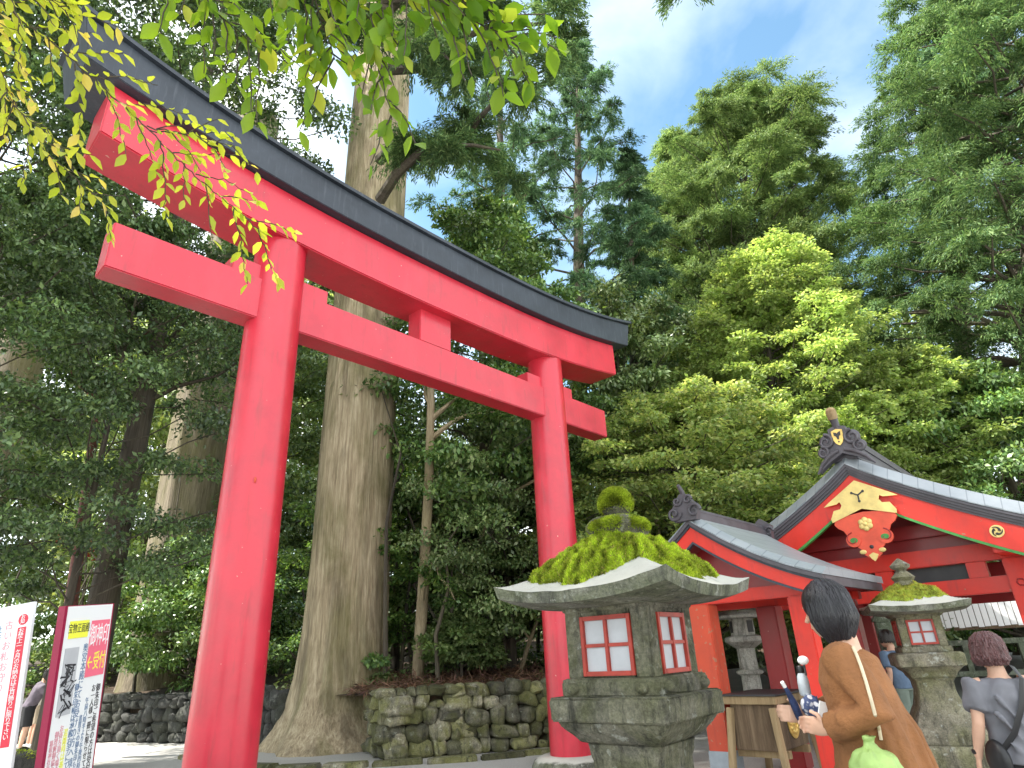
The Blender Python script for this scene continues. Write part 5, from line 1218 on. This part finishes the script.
# woman in grey T-shirt
pg = at(992, 652, depth=3.9)
H2 = pg.z/1.49*1.6
W2 = thing('person', 'person with plum tinted hair in a grey T-shirt with a black cross-body bag', 'person', (pg.x, pg.y, 0), R(-6)); s = H2/1.6
J = joints(H2, .06, armL=(Vector((-.165, .03, 1.30))*s, Vector((-.235, -.01, 1.05))*s, Vector((-.265, .06, .84))*s, (-.1, .2, -1), (.2, 1, 0), .45))
body(J, s, parent=W2, headrot=Matrix.Rotation(R(-8), 3, 'Z') @ Matrix.Rotation(R(-12), 3, 'X'))
grey = plain('grey cotton', (.17, .17, .19), .9, .12, 5, .1)
mb = MB(); cloth_torso(mb, J, -.06, s, .022, .012); sleeve(mb, J, 0, s, .02, .36); sleeve(mb, J, 1, s, .02, .36)
for k, (x0, z0_, x1, z1_) in enumerate(((-.12, 1.22, .02, .98), (-.15, 1.12, -.02, .92), (.14, 1.22, .06, 1.0), (.15, 1.08, .02, .9), (-.06, 1.0, .10, .84), (-.14, .96, .0, .80))):
    ring_tube(mb, [Vector((x0, -.10, z0_))*s, Vector(((x0+x1)/2, -.123, (z0_+z1_)/2))*s, Vector((x1, -.118, z1_))*s], [.008, .016, .010], 8)
fuse(mb, 'shirt', grey, W2, .01, 3, .020, 9)
trousers(J, s, plain('black trousers', (.01, .01, .012), .8), W2); shoes(J, s, M['blackleather'], W2)
bob(W2, J['head'], s*1.04, Matrix.Rotation(R(-8), 3, 'Z'), hair_plum, .075, 5, 520, .010, 1.3)
mb = MB(); w_ = J['arm'][0][2]; mb.lathe([(.027*s, -.012), (.031*s, -.006), (.031*s, .008), (.027*s, .012)], 16, (w_.x, w_.y), w_.z+.03); mb.build('wrist_watch', M['blackleather'], W2, smooth=True)
B2 = thing('shoulder_bag', 'black bag on a wide strap worn across the grey T-shirt', 'bag', W2.location, R(-6))
mb = MB(); mb.tube([Vector(p)*s for p in ((.07, .10, 1.33), (.10, .0, 1.395), (.085, -.10, 1.32), (.01, -.135, 1.16), (-.09, -.135, 1.0), (-.17, -.09, .90))], [(.019, .003)]*6, 8, up=(0, 1, 0)); mb.build('strap', M['blackleather'], B2, smooth=True)
mb = MB(); mb.ell(Vector((-.185, -.03, .83))*s, (.05, .10, .11), 16, 12); fuse(mb, 'pouch', M['blackleather'], B2, .01, 2)

# person in blue behind the second lantern
q = at(905, 690, depth=8.5); navyhair = hair_dark
W3_ = thing('person', 'person in a blue shirt and grey green trousers half hidden behind the pale lantern', 'person', (q.x, q.y, 0), R(25)); J = joints(1.5, .12, armR=(Vector((.16, .08, 1.2)), Vector((.2, .1, 1.0)), Vector((.1, .25, .98)), (-.6, .6, 0), (0, 0, 1), .8)); s = 1.5/1.6
body(J, s, parent=W3_, voxel=.009)
mb = MB(); cloth_torso(mb, J, -.05, s, .03); sleeve(mb, J, 0, s, .02, .4); sleeve(mb, J, 1, s, .02, .4); fuse(mb, 'shirt', plain('blue grey shirt', (.11, .17, .26), .8), W3_, .012, 3, .01)
trousers(J, s, plain('grey green trousers', (.2, .25, .21), .8), W3_, .98, .02); shoes(J, s, M['blackleather'], W3_); bob(W3_, J['head'], s, Matrix.Identity(3), hair_dark, .05, 8, 160)

# two people far left between the notices
q = at(19, 752, z=0); 
W4 = thing('person', 'person in a mauve grey top and black shorts bending beside the notices', 'person', (q.x, q.y, 0), R(-50)); J = joints(1.62, .35, armR=(Vector((.17, .14, 1.25)), Vector((.2, .3, 1.08)), Vector((.1, .45, 1.15)), (-.3, .8, .3), (0, 0, 1), .8), armL=(Vector((-.17, .14, 1.25)), Vector((-.2, .3, 1.08)), Vector((-.1, .45, 1.15)), (.3, .8, .3), (0, 0, 1), .8))
body(J, 1, parent=W4, voxel=.009)
mb = MB(); cloth_torso(mb, J, -.02, 1, .03); sleeve(mb, J, 0, 1, .025, .8); sleeve(mb, J, 1, 1, .025, .8); fuse(mb, 'top', plain('mauve grey knit', (.13, .11, .14), .9), W4, .012, 3, .01)
trousers(J, 1, plain('black shorts', (.012, .012, .016), .8), W4, .48, .03, 'shorts'); shoes(J, 1, M['blackleather'], W4); bob(W4, J['head'], 1.05, Matrix.Identity(3), hair_dark, .14, 9, 180)
q = at(29, 748, z=0)
W5 = thing('person', 'person in a pale cap and top with beige shorts behind the tall notice', 'person', (q.x, q.y, 0), R(-35)); J = joints(1.6, .2)
body(J, 1, parent=W5, voxel=.009)
mb = MB(); cloth_torso(mb, J, -.04, 1, .03); sleeve(mb, J, 0, 1, .025, .42); sleeve(mb, J, 1, 1, .025, .42); fuse(mb, 'shirt', plain('cream shirt', (.6, .56, .5), .9), W5, .012, 3, .01)
trousers(J, 1, plain('beige shorts', (.42, .34, .25), .8), W5, .47, .03, 'shorts'); shoes(J, 1, M['signwhite'], W5); bob(W5, J['head'], 1, Matrix.Identity(3), hair_dark, .06, 10, 120)
mb = MB(); mb.ell(J['head']+Vector((0, -.005, .06)), (.10, .115, .085), 18, 10); mb.tube([J['head']+Vector((0, .09, .05)), J['head']+Vector((0, .17, .035))], [(.075, .006), (.05, .004)], 14, up=(0, 0, 1)); mb.build('cap', M['signwhite'], W5, smooth=True)
